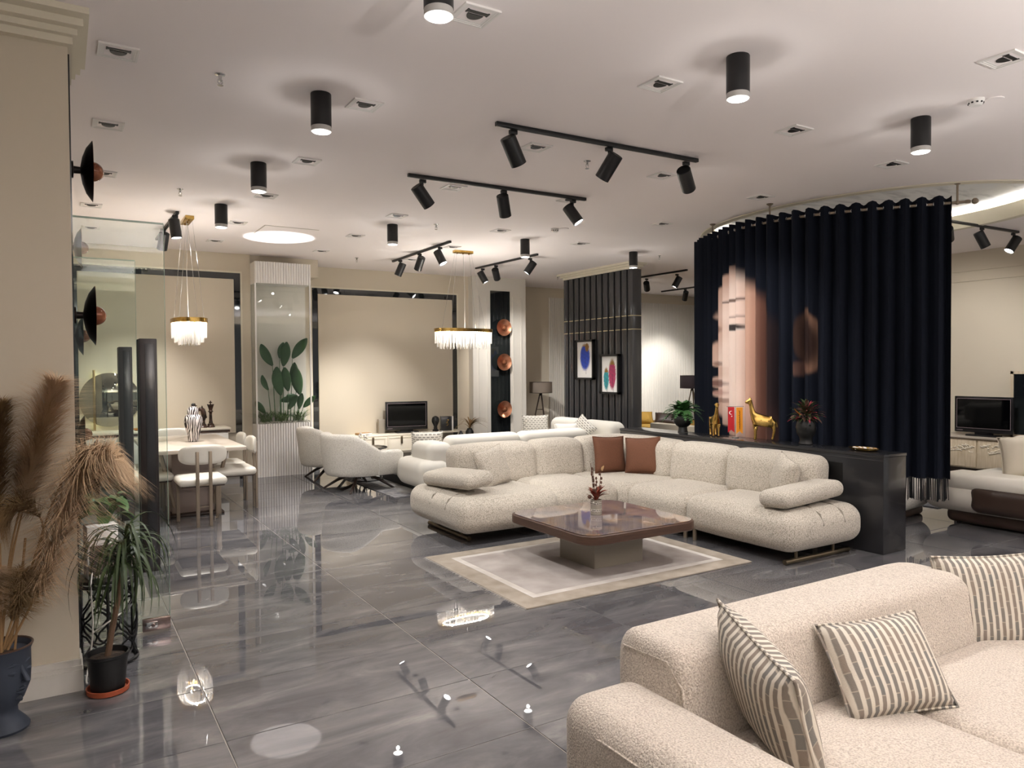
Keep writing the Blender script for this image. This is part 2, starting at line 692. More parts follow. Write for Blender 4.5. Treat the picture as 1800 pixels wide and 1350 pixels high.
import bmesh
bm = bmesh.new()
outer = [bm.verts.new((x, y, CZ)) for x, y in ((-3.2, -2.2), (14.6, -2.2), (14.6, 14.6), (-3.2, 14.6))]
inner = [bm.verts.new((*ell(k), CZ)) for k in range(NE)]
ed = [bm.edges.new((outer[i], outer[(i + 1) % 4])) for i in range(4)] + [bm.edges.new((inner[i], inner[(i + 1) % NE])) for i in range(NE)]
bmesh.ops.triangle_fill(bm, use_beauty=True, edges=ed)
for f in bm.faces:
    if f.normal.z > 0:
        f.normal_flip()
me = bpy.data.meshes.new('ceiling')
bm.to_mesh(me)
bm.free()
me.materials.append(MATS['ceiling'])
ce = obj('ceiling', me, 'ceiling')
ce['kind'] = 'structure'
RZ = 3.56
b = B().loft([[(*ell(k, EA, EB), CZ - .012) for k in range(NE)], [(*ell(k, EA, EB), CZ + .16) for k in range(NE)], [(*ell(k, EA + .012, EB + .012), CZ + .16) for k in range(NE)], [(*ell(k, EA + .012, EB + .012), CZ + .12) for k in range(NE)]], False)
obj('recess_lip', b, 'plaster', ce)
b = B().loft([[(*ell(k, EA + .1, EB + .1), CZ - .001) for k in range(NE)], [(*ell(k, EA + .1, EB + .1), CZ - .012) for k in range(NE)],
              [(*ell(k, EA, EB), CZ - .012) for k in range(NE)]], False)
obj('recess_rim', b, 'plaster', ce)
b = B().loft([[(*ell(k, EA, EB), CZ + .12) for k in range(NE)], [(*ell(k, EA + .16, EB + .16), CZ + .12) for k in range(NE)],
              [(*ell(k, EA + .16, EB + .16), RZ) for k in range(NE)]], False)
obj('recess_shelf', b, 'plaster', ce)
b = B().add([(*ell(k, EA + .16, EB + .16), RZ) for k in range(NE)], [tuple(range(NE))[::-1]])
obj('recess_top', b, 'marble', ce)
b = B().tube([(*ell(k, EA + .09, EB + .09), CZ + .137) for k in range(NE)], .014, 6, closed=True)
obj('light_strip', b, 'cove', ce)
S('roof_slab', B().b2((-3.2, -2.2, 3.62), (14.6, 14.6, 3.7)), 'ceiling', ce)
# access hatch line beside the light patch
b = B()
for q0, q1 in (((2.12, 9.1), (2.78, 9.115)), ((2.12, 9.115), (2.135, 9.7))):
    b.b2((*q0, CZ - .003), (*q1, CZ - .0005))
obj('hatch_edge', b, 'greige', ce)

# ---- walls
S('wall_left', B().b2((-3.2, 4.28, 0), (.06, 4.95, CZ)), 'wall')           # stub of wall the pampas stand at
S('wall_left_far', B().b2((-.3, 6.78, 0), (.06, 12, CZ)), 'wall')          # beyond the glass doors
S('wall_left_side', B().b2((-3.2, -2.2, 0), (-3.0, 4.3, CZ)), 'wall')
# unseen front behind the camera, left open to admit world fill light
wf = S('wall_front', B().b2((-3.2, -2.3, 0), (14.6, -2.1, .12)).b2((-3.2, -2.3, 3.1), (14.6, -2.1, CZ)), 'wall')
for k in range(8):
    S('mullion', B().b2((-3.2 + k * 2.53, -2.24, .12), (-3.12 + k * 2.53, -2.16, 3.1)), 'black_metal', wf)
S('wall_back_dining', B().b2((-.3, 11.56, 0), (2.47, 12.4, CZ)), 'wall')
S('wall_back_bulkhead', B().b2((2.47, 11.615, 0), (3.32, 12.4, 3.05)).b2((2.47, 11.615, 3.05), (3.52, 12.4, CZ)), 'wall')
S('wall_back', B().b2((3.2, 12.37, 0), (6.7, 12.6, CZ)), 'wall')
S('wall_back_pilaster', B().b2((6.62, 12.2, 0), (7.8, 12.6, CZ)), 'wall_white')
S('wall_back_far', B().b2((7.6, 13.3, 0), (14.6, 13.5, CZ)), 'wall')
S('wall_back_return', B().b2((7.6, 12.5, 0), (7.8, 13.4, CZ)), 'wall')
S('wall_right', B().b2((11.91, -2.2, 0), (12.1, 8.0, CZ)), 'wall')
S('wall_right_far', B().b2((14.4, 7.8, 0), (14.6, 13.5, CZ)), 'wall')
S('wall_right_return', B().b2((12.0, 7.8, 0), (14.6, 8.0, CZ)), 'wall')
# entrance lobby behind the glass doors
S('wall_lobby', B().b2((-3.2, 4.9, 0), (-3.0, 6.8, CZ)), 'wall')

# header over the doorway
S('trim_1', B().b2((-.3, 4.95, 2.52), (.05, 6.78, CZ)), 'wall')
# cornice on the stub wall, stepped
b = B()
for z0, z1, py, px in ((3.20, 3.235, .045, .022), (3.235, 3.265, .08, .042), (3.265, 3.30, .13, .066), (3.30, 3.33, .2, .09)):
    b.b2((-3.1, 4.28 - py, z0), (.06 + px, 4.84, z1))
S('trim_2', b, 'plaster')
b = B()
for z0, z1, py in ((0, .105, .03), (.105, .125, .022), (.125, .155, .014)):
    b.b2((-3.1, 4.28 - py, z0), (.06 + py * .5, 4.5, z1))
S('baseboard_left', b, 'baseboard')
S('baseboard_dining', B().b2((.07, 11.535, 0), (2.45, 11.56, .1)), 'baseboard')
S('baseboard_back', B().b2((3.52, 12.345, 0), (6.6, 12.37, .1)), 'baseboard')


# picture-frame borders of black mirror on the back wall
def frame_border(name, x0, x1, z0, z1, wdt, y, left=True):
    t = T(name, None, None, (0, 0, 0), kind='structure')
    parts = [((x0, y - .02, z1 - wdt), (x1, y, z1)), ((x1 - wdt, y - .02, z0), (x1, y, z1 - wdt))]
    if left:
        parts.append(((x0, y - .02, z0), (x0 + wdt, y, z1 - wdt)))
    for p0, p1 in parts:
        obj('mirror_strip', B().b2(p0, p1), 'black_mirror', t)
    e = .025
    mold = [((x0 - e, y - .03, z1), (x1 + e, y, z1 + e)), ((x1, y - .03, z0), (x1 + e, y, z1)), ((x0 - e, y - .03, z0), (x0, y, z1))]
    for p0, p1 in mold:
        obj('moulding', B().b2(p0, p1), 'plaster', t)
    obj('inner_panel', B().rb(((x0 + x1) / 2, y - .02, (z1 + z0 - wdt) / 2), (x1 - x0 - 2 * wdt if left else x1 - x0 - wdt, .04, z1 - wdt - z0), .006), 'wall', t)
    return t


frame_border('trim_3', .12, 2.32, .66, 3.04, .095, 11.56)
frame_border('trim_4', 3.63, 6.36, .02, 2.97, .1, 12.37)
# panel mouldings on the pilaster and the far wall
b = B()
for x0, x1, z0, z1 in ((6.74, 6.94, .3, 2.95), (7.5, 7.7, .3, 2.95)):
    for q in (((x0, z0), (x0 + .015, z1)), ((x1 - .015, z0), (x1, z1)), ((x0, z1), (x1, z1 + .015)), ((x0, z0), (x1, z0 + .015))):
        b.b2((q[0][0], 12.185, q[0][1]), (q[1][0], 12.2, q[1][1]))
S('trim_5', b, 'wall_white')


def flutes(x0, x1, z0, z1, y, pitch, depth, c=None):
    """vertical half-round ribs facing -Y, one relief surface"""
    n = max(1, round((x1 - x0) / pitch))
    pts = []
    for i in range(n):
        for k in range(6):
            a = math.pi * k / 6
            pts.append((x0 + (x1 - x0) * (i + .5 - .5 * math.cos(a)) / n, y - depth * math.sin(a)))
    pts.append((x1, y))
    b = B()
    b.add([(px, py, z) for z in (z0, z1) for px, py in pts], [(i, i + 1, len(pts) + i + 1, len(pts) + i) for i in range(len(pts) - 1)])
    b.add([(px, py, z1) for px, py in pts] + [(x1, y + .02, z1), (x0, y + .02, z1)], [tuple(range(len(pts) + 2))])
    return b


S('trim_6', flutes(9.1, 11.4, .1, 3.12, 13.3, .055, .025), 'wall_white', ang=60)
S('trim_7', flutes(11.4, 13.55, .1, 3.12, 13.3, .055, .025), 'wall_white', ang=60)
# two mouldings on the right wall
b = B().b2((11.885, 2, 3.03), (11.91, 8, 3.05)).b2((11.885, 2, 2.875), (11.91, 8, 2.895))
S('trim_8', b, 'wall')
# cornice over the black slatted partition
b = B()
for z0, z1, e in ((3.22, 3.26, .02), (3.26, 3.295, .055), (3.295, 3.33, .1)):
    b.b2((8.05 - e, 9.4 - e, z0), (8.25 + e, 11.25 + e, z1))
S('trim_9', b, 'plaster')


# ---- glass entrance doors, standing open
def glass_door(name, y, label_bar, xr):
    t = T(name, None, None, (0, y, 0), kind='structure')
    obj('pane', B().b2((-.32, -.005, .012), (xr, .005, 2.49)), 'glass_green', t)
    obj('pane_edge', B().b2((xr, -.005, .012), (xr + .0025, .005, 2.49)), 'glass_edge', t)
    obj('top_rail', B().b2((-.32, -.007, 2.488), (xr, .007, 2.497)), 'glass_edge', t)
    for sg in (-1, 1):
        h = obj('pull_bar', B().rb((.45, sg * .055, 1.09), (.098, .045, 1.4), .006), 'dark_bar', t)
        bb = B().rb((.458, sg * .0785, 1.09), (.052, .004, 1.34), .0015)
        obj('inlay', bb, 'black_gloss', h)
        for k in range(9):
            obj('stud', B().lathe([(.011, 0), (.011, .004), (.006, .007), (.001, .008)], 10).xf(Matrix.Translation((.458, sg * .079, .55 + k * .145)) @ Matrix.Rotation(R(90 * sg), 4, 'X')), 'black', h)
    pl = obj('patch_lock', B().rb((xr - .075, 0, .05), (.155, .03, .075), .004), 'steel_brown', t)
    obj('lock_plate', B().rb((xr - .105, -.018, .05), (.07, .008, .04), .003), 'chrome', pl)
    obj('key_cylinder', B().lathe([(.012, 0), (.012, .004), (.01, .005)], 12).xf(Matrix.Translation((xr - .095, -.021, .05)) @ Matrix.Rotation(R(90), 4, 'X')), 'steel_brown', pl)
    return t


M('dark_bar', '2a2322', 0.35, n=(5, '1b1515', 5, .35, .7, (12, 12, 1)))
glass_door('door_1', 4.965, '', .553)
glass_door('door_2', 6.74, '', .535)


# ================================================================ CEILING LAMPS
def cylinder_lamp(x, y, label, group='cylinder downlights'):
    t = T('cylinder_downlight', label, 'ceiling lamp', (x, y, CZ), group=group)
    t['group'] = group
    return t


cyl_body = B().lathe([(.02, 0), (.062, 0), (.064, -.004), (.064, -.205), (.0605, -.206)], 28).mesh('housing', 'black_metal')
cyl_ring = B().lathe([(.0625, -.204), (.0625, -.236), (.0535, -.24), (.0525, -.224)], 28, cap=False).mesh('frosted_ring', 'frost')
cyl_lens = B().lathe([(.001, -.226), (.053, -.226), (.053, -.222)], 24).mesh('lens', 'lens')
CYL = [((1.43, 4.61), 'black cylinder downlight, first of the row leading to the dining table'),
       ((1.45, 6.41), 'black cylinder downlight, middle of the row leading to the dining table'),
       ((1.47, 8.21), 'black cylinder downlight closest to the dining chandelier'),
       ((3.44, 8.34), 'black cylinder downlight above the armchairs, beside the short track'),
       ((5.38, 8.42), 'black cylinder downlight hanging just over the second short track'),
       ((7.39, 8.54), 'black cylinder downlight in front of the black slatted partition'),
       ((3.26, 2.88), 'large black cylinder downlight between two square fixtures above the coffee table'),
       ((5.18, 2.94), 'black cylinder downlight near the smoke detector above the curtain'),
       ((1.4, 2.86), 'black cylinder downlight cut off by the top edge of the picture')]
for (x, y), lb in CYL + [((q[0], q[1]), 'black cylinder downlight added behind the camera over %s' % ('the doorway aisle' if q[0] < 0 else 'the front sofa seat' if q[0] < 5 else 'the far aisle')) for q in ((7.3, 1.0),)] + [((9.4, 6.9), 'black cylinder downlight hidden behind the curtain'), ((9.4, 2.9), 'black cylinder downlight added out of view above the far cream sofa'), ((10.0, 8.7), 'black cylinder downlight added unseen behind the curtain and partition')]:  # lamps beyond the CYL list are unseen, added for their light
    t = cylinder_lamp(x, y, lb)
    obj('housing', cyl_body, None, t)
    obj('frosted_ring', cyl_ring, None, t)
    obj('lens', cyl_lens, None, t)
    spot((0, 0, -.245), (0, 0, -1), P_CYL * (.75 if y < 3.2 else 1), 110, .8, .03, parent=t)
    point((0, 0, -.30), P_FILL, .02, parent=t)  # bare fill light added below the lens to raise ambient light

head_me = {}


def lamp_head():
    if not head_me:
        # local: axis -Z is the beam, centre at origin, 0.2 long
        head_me['body'] = B().lathe([(.01, .105), (.054, .105), (.058, .1), (.058, -.105), (.053, -.105), (.052, -.088)], 24, cap=False).add([(.054 * math.cos(k * math.pi / 12), .054 * math.sin(k * math.pi / 12), .105) for k in range(24)], [tuple(range(24))]).mesh('spot_head', 'black_metal')
        head_me['lens'] = B().lathe([(.001, -.094), (.052, -.094), (.052, -.09)], 20).mesh('lens', 'lens')
        head_me['off'] = B().lathe([(.001, -.094), (.052, -.094), (.052, -.09)], 20).mesh('lens', 'frost')
    return head_me


def track(p0, p1, label, heads, power):
    t = T('track_light', label, 'track light', (0, 0, 0), group='ceiling track lights')
    v = Vector((*p1, 0)) - Vector((*p0, 0))
    a = math.atan2(v.y, v.x)
    mid = ((p0[0] + p1[0]) / 2, (p0[1] + p1[1]) / 2, CZ - .016)
    b = B().rb((0, 0, 0), (v.length, .034, .03), .003)
    b.b2((-v.length / 2 + .02, -.006, -.0165), (v.length / 2 - .02, .006, -.015))
    obj('rail', b, 'black_metal', t, mid, (0, 0, a))
    hm = lamp_head()
    for (mx, my), d, on in heads:
        d = Vector(d).normalized()
        c = Vector((mx, my, CZ - .175))
        h = obj('spot_head', hm['body'], None, t, c, d.to_track_quat('-Z', 'Y').to_euler())
        obj('lens', hm['lens'], None, h)
        top = c - d * .07
        side = Vector((mx, my, CZ - .05))
        st = B().rb((mx, my, CZ - .043), (.06, .03, .03), .003)
        st.tube([(mx, my, CZ - .055), (mx, my, CZ - .1), tuple(top)], .009, 8)
        obj('stem', st, 'black_metal', t)
        spot(tuple(c + d * .1), tuple(d), power, 66, .8, .025, parent=t)
    return t


track((2.64, 4.5), (4.56, 4.46), 'long black ceiling track with three spotlights nearest the camera, above the coffee table',
      [((2.8, 4.53), (.62, .2, -.9), 1), ((3.66, 4.51), (-.22, .66, -.85), 1), ((4.47, 4.5), (.7, .4, -.6), 1)], 65)
track((2.66, 6.08), (4.61, 6.06), 'long black ceiling track with three spotlights, second from the camera',
      [((2.82, 6.12), (.74, .13, -.82), 1), ((3.66, 6.1), (.4, .4, -.83), 1), ((4.48, 6.1), (.39, -.41, -.82), 1)], 44)
track((4.57, 11.08), (4.54, 8.98), 'short black track with three spotlights in front of the television wall',
      [((4.58, 10.8), (-.3, .3, -.9), 1), ((4.57, 10.05), (-.05, .6, -.8), 1), ((4.58, 9.38), (.27, -.39, -.88), 1)], 100)
track((6.13, 11.17), (6.2, 9.35), 'short black track with three spotlights over the white sofa by the copper lamps',
      [((6.2, 11.05), (.4, -.26, -.88), 1), ((6.2, 10.6), (.7, .74, -.87), 1), ((6.26, 9.65), (-.5, .28, -.82), 1)], 100)
track((1.12, 8.76), (1.11, 10.68), 'short black track with two spotlights beside the dining chandelier',
      [((1.11, 8.88), (.11, -.09, -.99), 1), ((1.09, 9.8), (-.1, .5, -.9), 1)], 100)
track((8.9, 4.81), (10.64, 4.76), 'black ceiling track with two spotlights beyond the dark curtain',
      [((9.82, 4.8), (.39, -.26, -.88), 1), ((10.58, 4.79), (-.48, .27, -.83), 1), ((9.05, 4.8), (2.85, 1.3, -1.7), 1)], 90)
track((9.5, 11.3), (9.53, 9.57), 'black ceiling track with two spotlights right behind the slatted partition',
      [((9.68, 10.8), (.8, .75, -.7), 1), ((9.7, 10.0), (-.37, .3, -.88), 1)], 100)
track((11.74, 12.6), (11.71, 10.4), 'black ceiling track half hidden by the curtain, over the fluted wall',
      [((11.75, 11.86), (.28, .5, -.8), 1), ((11.75, 10.9), (-.3, .8, -.7), 1)], 100)

# ---- recessed square fixtures
fx_frame = B()
for a, b_, z0, z1 in ((.098, .088, -.010, 0), (.088, .077, -.0075, .0), (.077, .066, -.005, .0)):
    for s in (-1, 1):
        fx_frame.b2((-a, s * b_, z0), (a, s * a, z1))
        fx_frame.b2((s * b_, -b_, z0), (s * a, b_, z1))
fx_frame = fx_frame.mesh('frame', 'white', 30)
fx_tray = B().b2((-.067, -.067, -.004), (.067, .067, -.001)).mesh('tray', 'ceiling')
fx_bar = B().b2((-.052, -.044, -.0075), (.052, -.022, -.004)).b2((-.06, -.05, -.0075), (-.052, -.016, -.004)).b2((.052, -.05, -.0075), (.06, -.016, -.004)).mesh('slot', 'black')
fx_dome = B().prism([(.042 * math.cos(k * math.pi / 14), -.012 + .055 * math.sin(k * math.pi / 14)) for k in range(15)], -.0075, -.004).mesh('lamp_face', 'black')
FX = [((.3, 4.55), 'beside the cornice of the stub wall'), ((.32, 5.93), 'above the glass entrance doors, second from the cornice'),
      ((.36, 7.4), 'behind the topmost copper wall lamp'), ((.31, 8.88), 'seen just past the topmost copper wall lamp, fourth from the cornice'),
      ((.35, 10.28), 'seen through the top of the glass door'),
      ((1.73, 4.65), 'beside the first cylinder of the dining row'), ((1.78, 6.14), 'beyond the first cylinder of the dining row, alone on the ceiling'),
      ((1.78, 7.56), 'touching the middle cylinder of the dining row in view'), ((1.81, 9.1), 'between the last dining-row cylinder and the bright light patch'),
      ((1.8, 10.52), 'right of the dining chandelier wires, under the light patch'), ((3.16, 3.4), 'between the large cylinder and the long track end'),
      ((4.62, 3.56), 'between the two cylinders above the curtain'), ((6.13, 3.73), 'under the cylinder near the smoke detector'),
      ((3.21, 4.86), 'under the first spotlight of the nearest long track'), ((4.67, 5.0), 'behind the last spotlight of the nearest long track'),
      ((3.24, 6.33), 'just under the second long track'), ((3.28, 7.82), 'touching the cylinder above the armchairs'),
      ((4.76, 8.02), 'near the smoke detector by the second long track'), ((6.14, 5.13), 'in front of the oval recess'),
      ((6.24, 6.68), 'in open ceiling left of the curtain top'), ((4.59, 2.13), 'at the upper corner of the picture above the smoke detector'),
      ((1.76, 3.2), 'half covered by the cylinder at the top edge'), ((3.29, 10.69), 'above the glass planter, small and far'),
      ((3.3, 9.25), 'right of the bright light patch'), ((4.8, 9.44), 'right of the short television-wall track'),
      ((4.51, 6.21), 'behind the lit spotlight of the second long track'), ((4.78, 10.84), 'between two heads of the short television-wall track'),
      ((6.23, 8.32), 'left of the cylinder before the slatted partition')]
for i, ((x, y), lb) in enumerate(FX):
    t = T('recessed_fixture', 'square recessed ceiling fixture ' + lb, 'ceiling fixture', (x, y, CZ), 0, 'recessed square ceiling fixtures')
    for nm, me in (('frame', fx_frame), ('tray', fx_tray), ('slot', fx_bar), ('lamp_face', fx_dome)):
        obj(nm, me, None, t)

# ---- sprinklers, smoke detectors
sp_me = B().lathe([(.03, 0), (.03, -.004), (.012, -.008), (.009, -.03), (.014, -.034), (.014, -.04), (.004, -.042)], 14)
sp_me.tube([(.011, 0, -.03), (.013, 0, -.05), (0, 0, -.062), (-.013, 0, -.05), (-.011, 0, -.03)], .0025, 6)
sp_me.lathe([(.002, -.062), (.017, -.063), (.017, -.066), (.001, -.066)], 14)
sp_me = sp_me.mesh('sprinkler', 'chrome')
for (x, y), lb in (((.83, 4.6), 'dark sprinkler head beside the fixture near the cornice'), ((1.01, 7.69), 'small sprinkler head above the dining track'),
                   ((3.8, 4.97), 'sprinkler head under the nearest long track'), ((3.88, 8.05), 'sprinkler head near the second long track and armchair cylinder'),
                   ((3.97, 11.08), 'small sprinkler head above the television wall'), ((7.98, 8.61), 'sprinkler head right of the partition cylinder'),
                   ((8.05, 11.46), 'sprinkler head at the far end of the slatted partition')):
    t = T('sprinkler', lb, 'sprinkler', (x, y, CZ), group='ceiling sprinklers')
    obj('sprinkler_head', sp_me, None, t)
for (x, y), lb in (((5.13, 2.55), 'white round smoke detector near the upper right corner'), ((5.29, 7.59), 'white round smoke detector above the brown cushions, small and far')):
    t = T('smoke_detector', lb, 'smoke detector', (x, y, CZ), group='smoke detectors')
    obj('housing', B().lathe([(.05, 0), (.05, -.012), (.042, -.03), (.03, -.042), (.001, -.044)], 24), 'white', t)
    b = B()
    for k in range(10):
        a = 2 * math.pi * k / 10
        b.add(*(lambda q: (q.v, q.f))(B().box((.0405, 0, -.026), (.012, .012, .009)).xf(Matrix.Rotation(a, 4, 'Z'))))
    obj('vents', b, 'black', t)
    obj('mount_plate', B().lathe([(.06, 0), (.06, -.006), (.05, -.007)], 24), 'ceiling', t, (.1, -.06, 0))


# ================================================================ CHANDELIERS
def rod_ring(a, b, n):
    fine = [(a * math.copysign(abs(math.cos(t)) ** .75, math.cos(t)), b * math.copysign(abs(math.sin(t)) ** .75, math.sin(t))) for t in (2 * math.pi * (k + .5) / 400 for k in range(401))]
    ac = [0]
    for p, q in zip(fine, fine[1:]):
        ac.append(ac[-1] + math.hypot(q[0] - p[0], q[1] - p[1]))
    out, i = [], 0
    for k in range(n):
        s = ac[-1] * k / n
        while ac[i + 1] < s:
            i += 1
        out.append(fine[i])
    return out


def chandelier(x, y, z, rz, a, b_, label, canopy, power):
    t = T('chandelier', label, 'chandelier', (x, y, z), rz, 'crystal rod chandeliers')
    band = B()
    o1, i1 = rod_ring(a, b_, 72), rod_ring(a - .006, b_ - .006, 72)
    rings = [[(px, py, -.025) for px, py in o1], [(px, py, .025) for px, py in o1], [(px, py, .025) for px, py in i1], [(px, py, -.025) for px, py in i1]]
    band.loft(rings, False, True)
    obj('gold_band', band, 'gold', t, ang=60)
    obj('top_bar', B().b2((-a + .01, -.012, .008), (a - .01, .012, .016)).b2((-.012, -b_ + .01, .008), (.012, b_ - .01, .016)), 'gold', t)
    obj('light_strip', B().tube([(px, py, -.008) for px, py in rod_ring(a - .1, b_ - .08, 40)], .008, 6, closed=True), 'led_warm', t)
    rods = {}
    for da, n, L in ((.014, 64, .17), (.045, 48, .22), (.085, 32, .25)):
        me = B().cyl((0, 0, 0), (0, 0, -L), .0055, n=6).mesh('crystal_rod', 'crystal')
        for px, py in rod_ring(a - da, b_ - da, n):
            obj('crystal_rod', me, None, t, (px, py, -.022))
    hx = canopy
    cz = CZ - z
    cp = B().rb((0, 0, cz - .02), (hx, .09, .04), .004)
    for k in (-1, 0, 1):
        cp.lathe([(.012, cz - .04), (.012, cz - .052), (.001, cz - .053)], 10, (k * hx * .33, 0, 0))
    obj('canopy', cp, 'gold', t)
    for i, (sx, sy) in enumerate(((-1, -1), (1, -1), (1, 1), (-1, 1))):
        obj('wire', B().tube([(sx * a * .62, sy * b_ * .7, .015), (sx * hx * .4, sy * .03, cz - .04)], .0018, 5), 'chrome', t)
    obj('power_cord', B().tube([(.02, 0, .015), (.03, .01, cz * .5), (.0, 0, cz - .04)], .003, 6), 'frost', t)
    for k in (-.5, .5):
        point((k * a, 0, .03), power, .02, (1, .95, .88), t)
    return t


chandelier(1.27, 9.15, 2.16, R(90), .37, .185, 'gold-banded crystal rod chandelier hanging over the dining table', .42, 5)
chandelier(5.1, 9.68, 2.155, 0, .46, .21, 'wide gold-banded crystal rod chandelier over the white sofa group', .3, 8)


# ================================================================ COPPER WALL LAMPS
def wall_lamp(loc, rz, label, group):
    """local: mounted on a wall whose normal is +X"""
    t = T('copper_wall_lamp', label, 'wall lamp', loc, rz, group)
    Ry = Matrix.Rotation(R(90), 4, 'Y')
    obj('mount', B().lathe([(.045, 0), (.045, .012), (.02, .014), (.018, .05)], 18).xf(Ry), 'dish_back', t)
    d = obj('dish', B().lathe([(.02, .045), (.07, .054), (.12, .072), (.16, .1), (.162, .101)], 36, cap=False).xf(Ry), 'dish_back', t)
    obj('dish_face', B().lathe([(.161, .1025), (.118, .077), (.07, .059), (.02, .052), (.001, .052)], 36, cap=False).xf(Ry), 'copper', d)
    obj('globe', B().sph((.105, 0, 0), .052, 18, 12), 'amber_glass', t)
    return t


obj_strip = []
for (y0, y1), lb, nm in (((4.36, 4.9), 'black glass wall strip beside the near edge of the glass doors', 0), ((6.84, 7.4), 'black glass wall strip beyond the glass doors', 1)):
    o = obj('mirror_panel', B().b2((.06, y0, .18 if nm == 0 else .1), (.068, y1, 3.195)), 'black_mirror')
    tag(o, lb, 'wall panel', 'black glass lamp strips')
o = obj('mirror_panel', B().b2((7.0, 12.188, .1), (7.43, 12.2, 3.07)), 'black_mirror')
tag(o, 'tall black glass strip on the pilaster behind the floor lamp', 'wall panel', 'black glass lamp strips')
nl = ['topmost copper dish lamp seen edge-on beside the cornice', 'large edge-on copper dish lamp at mid height beside the pampas wall', 'copper dish lamp half hidden by pampas plumes']
for z, lb in zip((2.68, 1.9, 1.07), nl):
    wall_lamp((.068, 4.62, z), 0, lb, 'edge-on copper wall lamps by the doors')
nl = ['small edge-on copper dish lamp at the ceiling line beyond the glass door', 'small edge-on copper dish lamp just under the large one', 'edge-on copper dish lamp above the sideboard beside the round mirror']
for z, lb in zip((2.62, 1.89, 1.07), nl):
    wall_lamp((.068, 7.1, z), 0, lb, 'edge-on copper wall lamps by the doors')
nl = ['round copper dish lamp, top of the three on the black strip', 'round copper dish lamp, middle of the three on the black strip', 'round copper dish lamp, lowest of the three on the black strip']
for z, lb in zip((2.37, 1.71, .81), nl):
    wall_lamp((7.24, 12.188, z), R(-90), lb, 'copper lamps on the far black strip')


# ================================================================ MAIN CORNER SOFA
def superrb(c, d, r, puff=(0, 0, 0), K=4, N=5):
    return B().rb(c, d, r, K, N, puff)


sofa = T('corner_sofa', 'beige tweed corner sofa with floating arm pads around the coffee table', 'sofa', (0, 0, 0))


def seat(x0, x1, y0, y1, z0=.1, z1=.425, r=.13, puff=(.01, .01, .02)):
    return superrb(((x0 + x1) / 2, (y0 + y1) / 2, (z0 + z1) / 2), (x1 - x0, y1 - y0, z1 - z0), r, puff)


obj('seat', seat(3.0, 4.1, 5.76, 6.98), 'tweed', sofa, ang=None)
obj('seat', seat(4.06, 4.86, 5.78, 6.96), 'tweed', sofa, ang=None)
# corner seat with a curved front corner
cs = B()
rings = []
poly = []
cx0, cy0, cx1, cy1 = 4.78, 5.68, 5.86, 6.98
prof = [(.05, .1), (.012, .15), (0, .26), (.012, .35), (.05, .405), (.1, .425)]
for ins, z in prof:
    rg = []
    pts = []
    for k in range(9):       # front inner corner, concave-free round
        a = math.pi + math.pi / 2 * k / 8
        pts.append((cx0 + .22 + .22 * math.cos(a) + ins * (-math.cos(a)), cy0 + .22 + .22 * math.sin(a) + ins * (-math.sin(a))))
    for k in range(5):
        pts.append((cx0 + .3 + (cx1 - ins - cx0 - .3) * k / 4, cy0 + ins))
    for k in range(1, 5):
        pts.append((cx1 - ins, cy0 + ins + (cy1 - cy0 - 2 * ins) * k / 4))
    for k in range(1, 5):
        pts.append((cx1 - ins - (cx1 - cx0 - 2 * ins) * k / 4, cy1 - ins))
    for k in range(1, 4):
        pts.append((cx0 + ins, cy1 - ins - (cy1 - ins - cy0 - .3) * k / 4))
    rings.append([(px, py, z) for px, py in pts])
cs.loft(rings)
obj('seat', cs, 'tweed', sofa, ang=70)
obj('seat', seat(4.84, 5.86, 4.94, 5.76), 'tweed', sofa, ang=None)
obj('seat', seat(4.86, 5.84, 3.76, 4.97), 'tweed', sofa, ang=None)


def backc(c, d, r=.1, lean=(0, 0), taper=.0):
    b = superrb((0, 0, 0), d, r, (.012, .012, .015))
    h = d[2]
    nv = []
    for x, y, z in b.v:
        t = (z + h / 2) / h
        nv.append((x + c[0] + lean[0] * t, y + c[1] + lean[1] * t, z + c[2]))
    b.v = nv
    return b


for x0, x1 in ((3.42, 4.4), (4.39, 5.04), (5.03, 5.84)):
    obj('backrest', backc(((x0 + x1) / 2, 6.77, .58), (x1 - x0, .34, .43), .1, (0, .06)), 'tweed', sofa, ang=None)
for y0, y1 in ((5.83, 6.92), (5.06, 5.84), (4.1, 5.07)):
    obj('backrest', backc((5.66, (y0 + y1) / 2, .58), (.34, y1 - y0, .43), .1, (.05, 0)), 'tweed', sofa, ang=None)
# floating arm pads
for c, d, rot in (((3.25, 6.34, .54), (.32, .9, .14), (R(-4), R(-7), R(3))), ((5.3, 4.0, .53), (.8, .3, .14), (R(-3), R(-3), R(1)))):
    b = superrb((0, 0, 0), d, .066, (0, 0, .006))
    obj('arm_pad', b, 'tweed', sofa, c, rot, ang=None)
    obj('arm_bracket', B().cyl((c[0], c[1], .36), (c[0], c[1], .5), .06, n=14), 'black', sofa)
# tufting seams on the two outer ends
for q in ([(2.993, 6.08, .3), (3.03, 6.08, .39), (3.13, 6.08, .433), (3.3, 6.08, .443)], [(2.993, 6.4, .3), (3.03, 6.4, .39), (3.13, 6.4, .433), (3.3, 6.4, .443)],
          [(5.25, 3.752, .3), (5.25, 3.79, .39), (5.25, 3.89, .433), (5.25, 4.1, .443)], [(5.53, 3.752, .3), (5.53, 3.79, .39), (5.53, 3.89, .433), (5.53, 4.1, .443)]):
    obj('tuft_seam', B().tube(q, .008, 6), 'taupe', sofa)
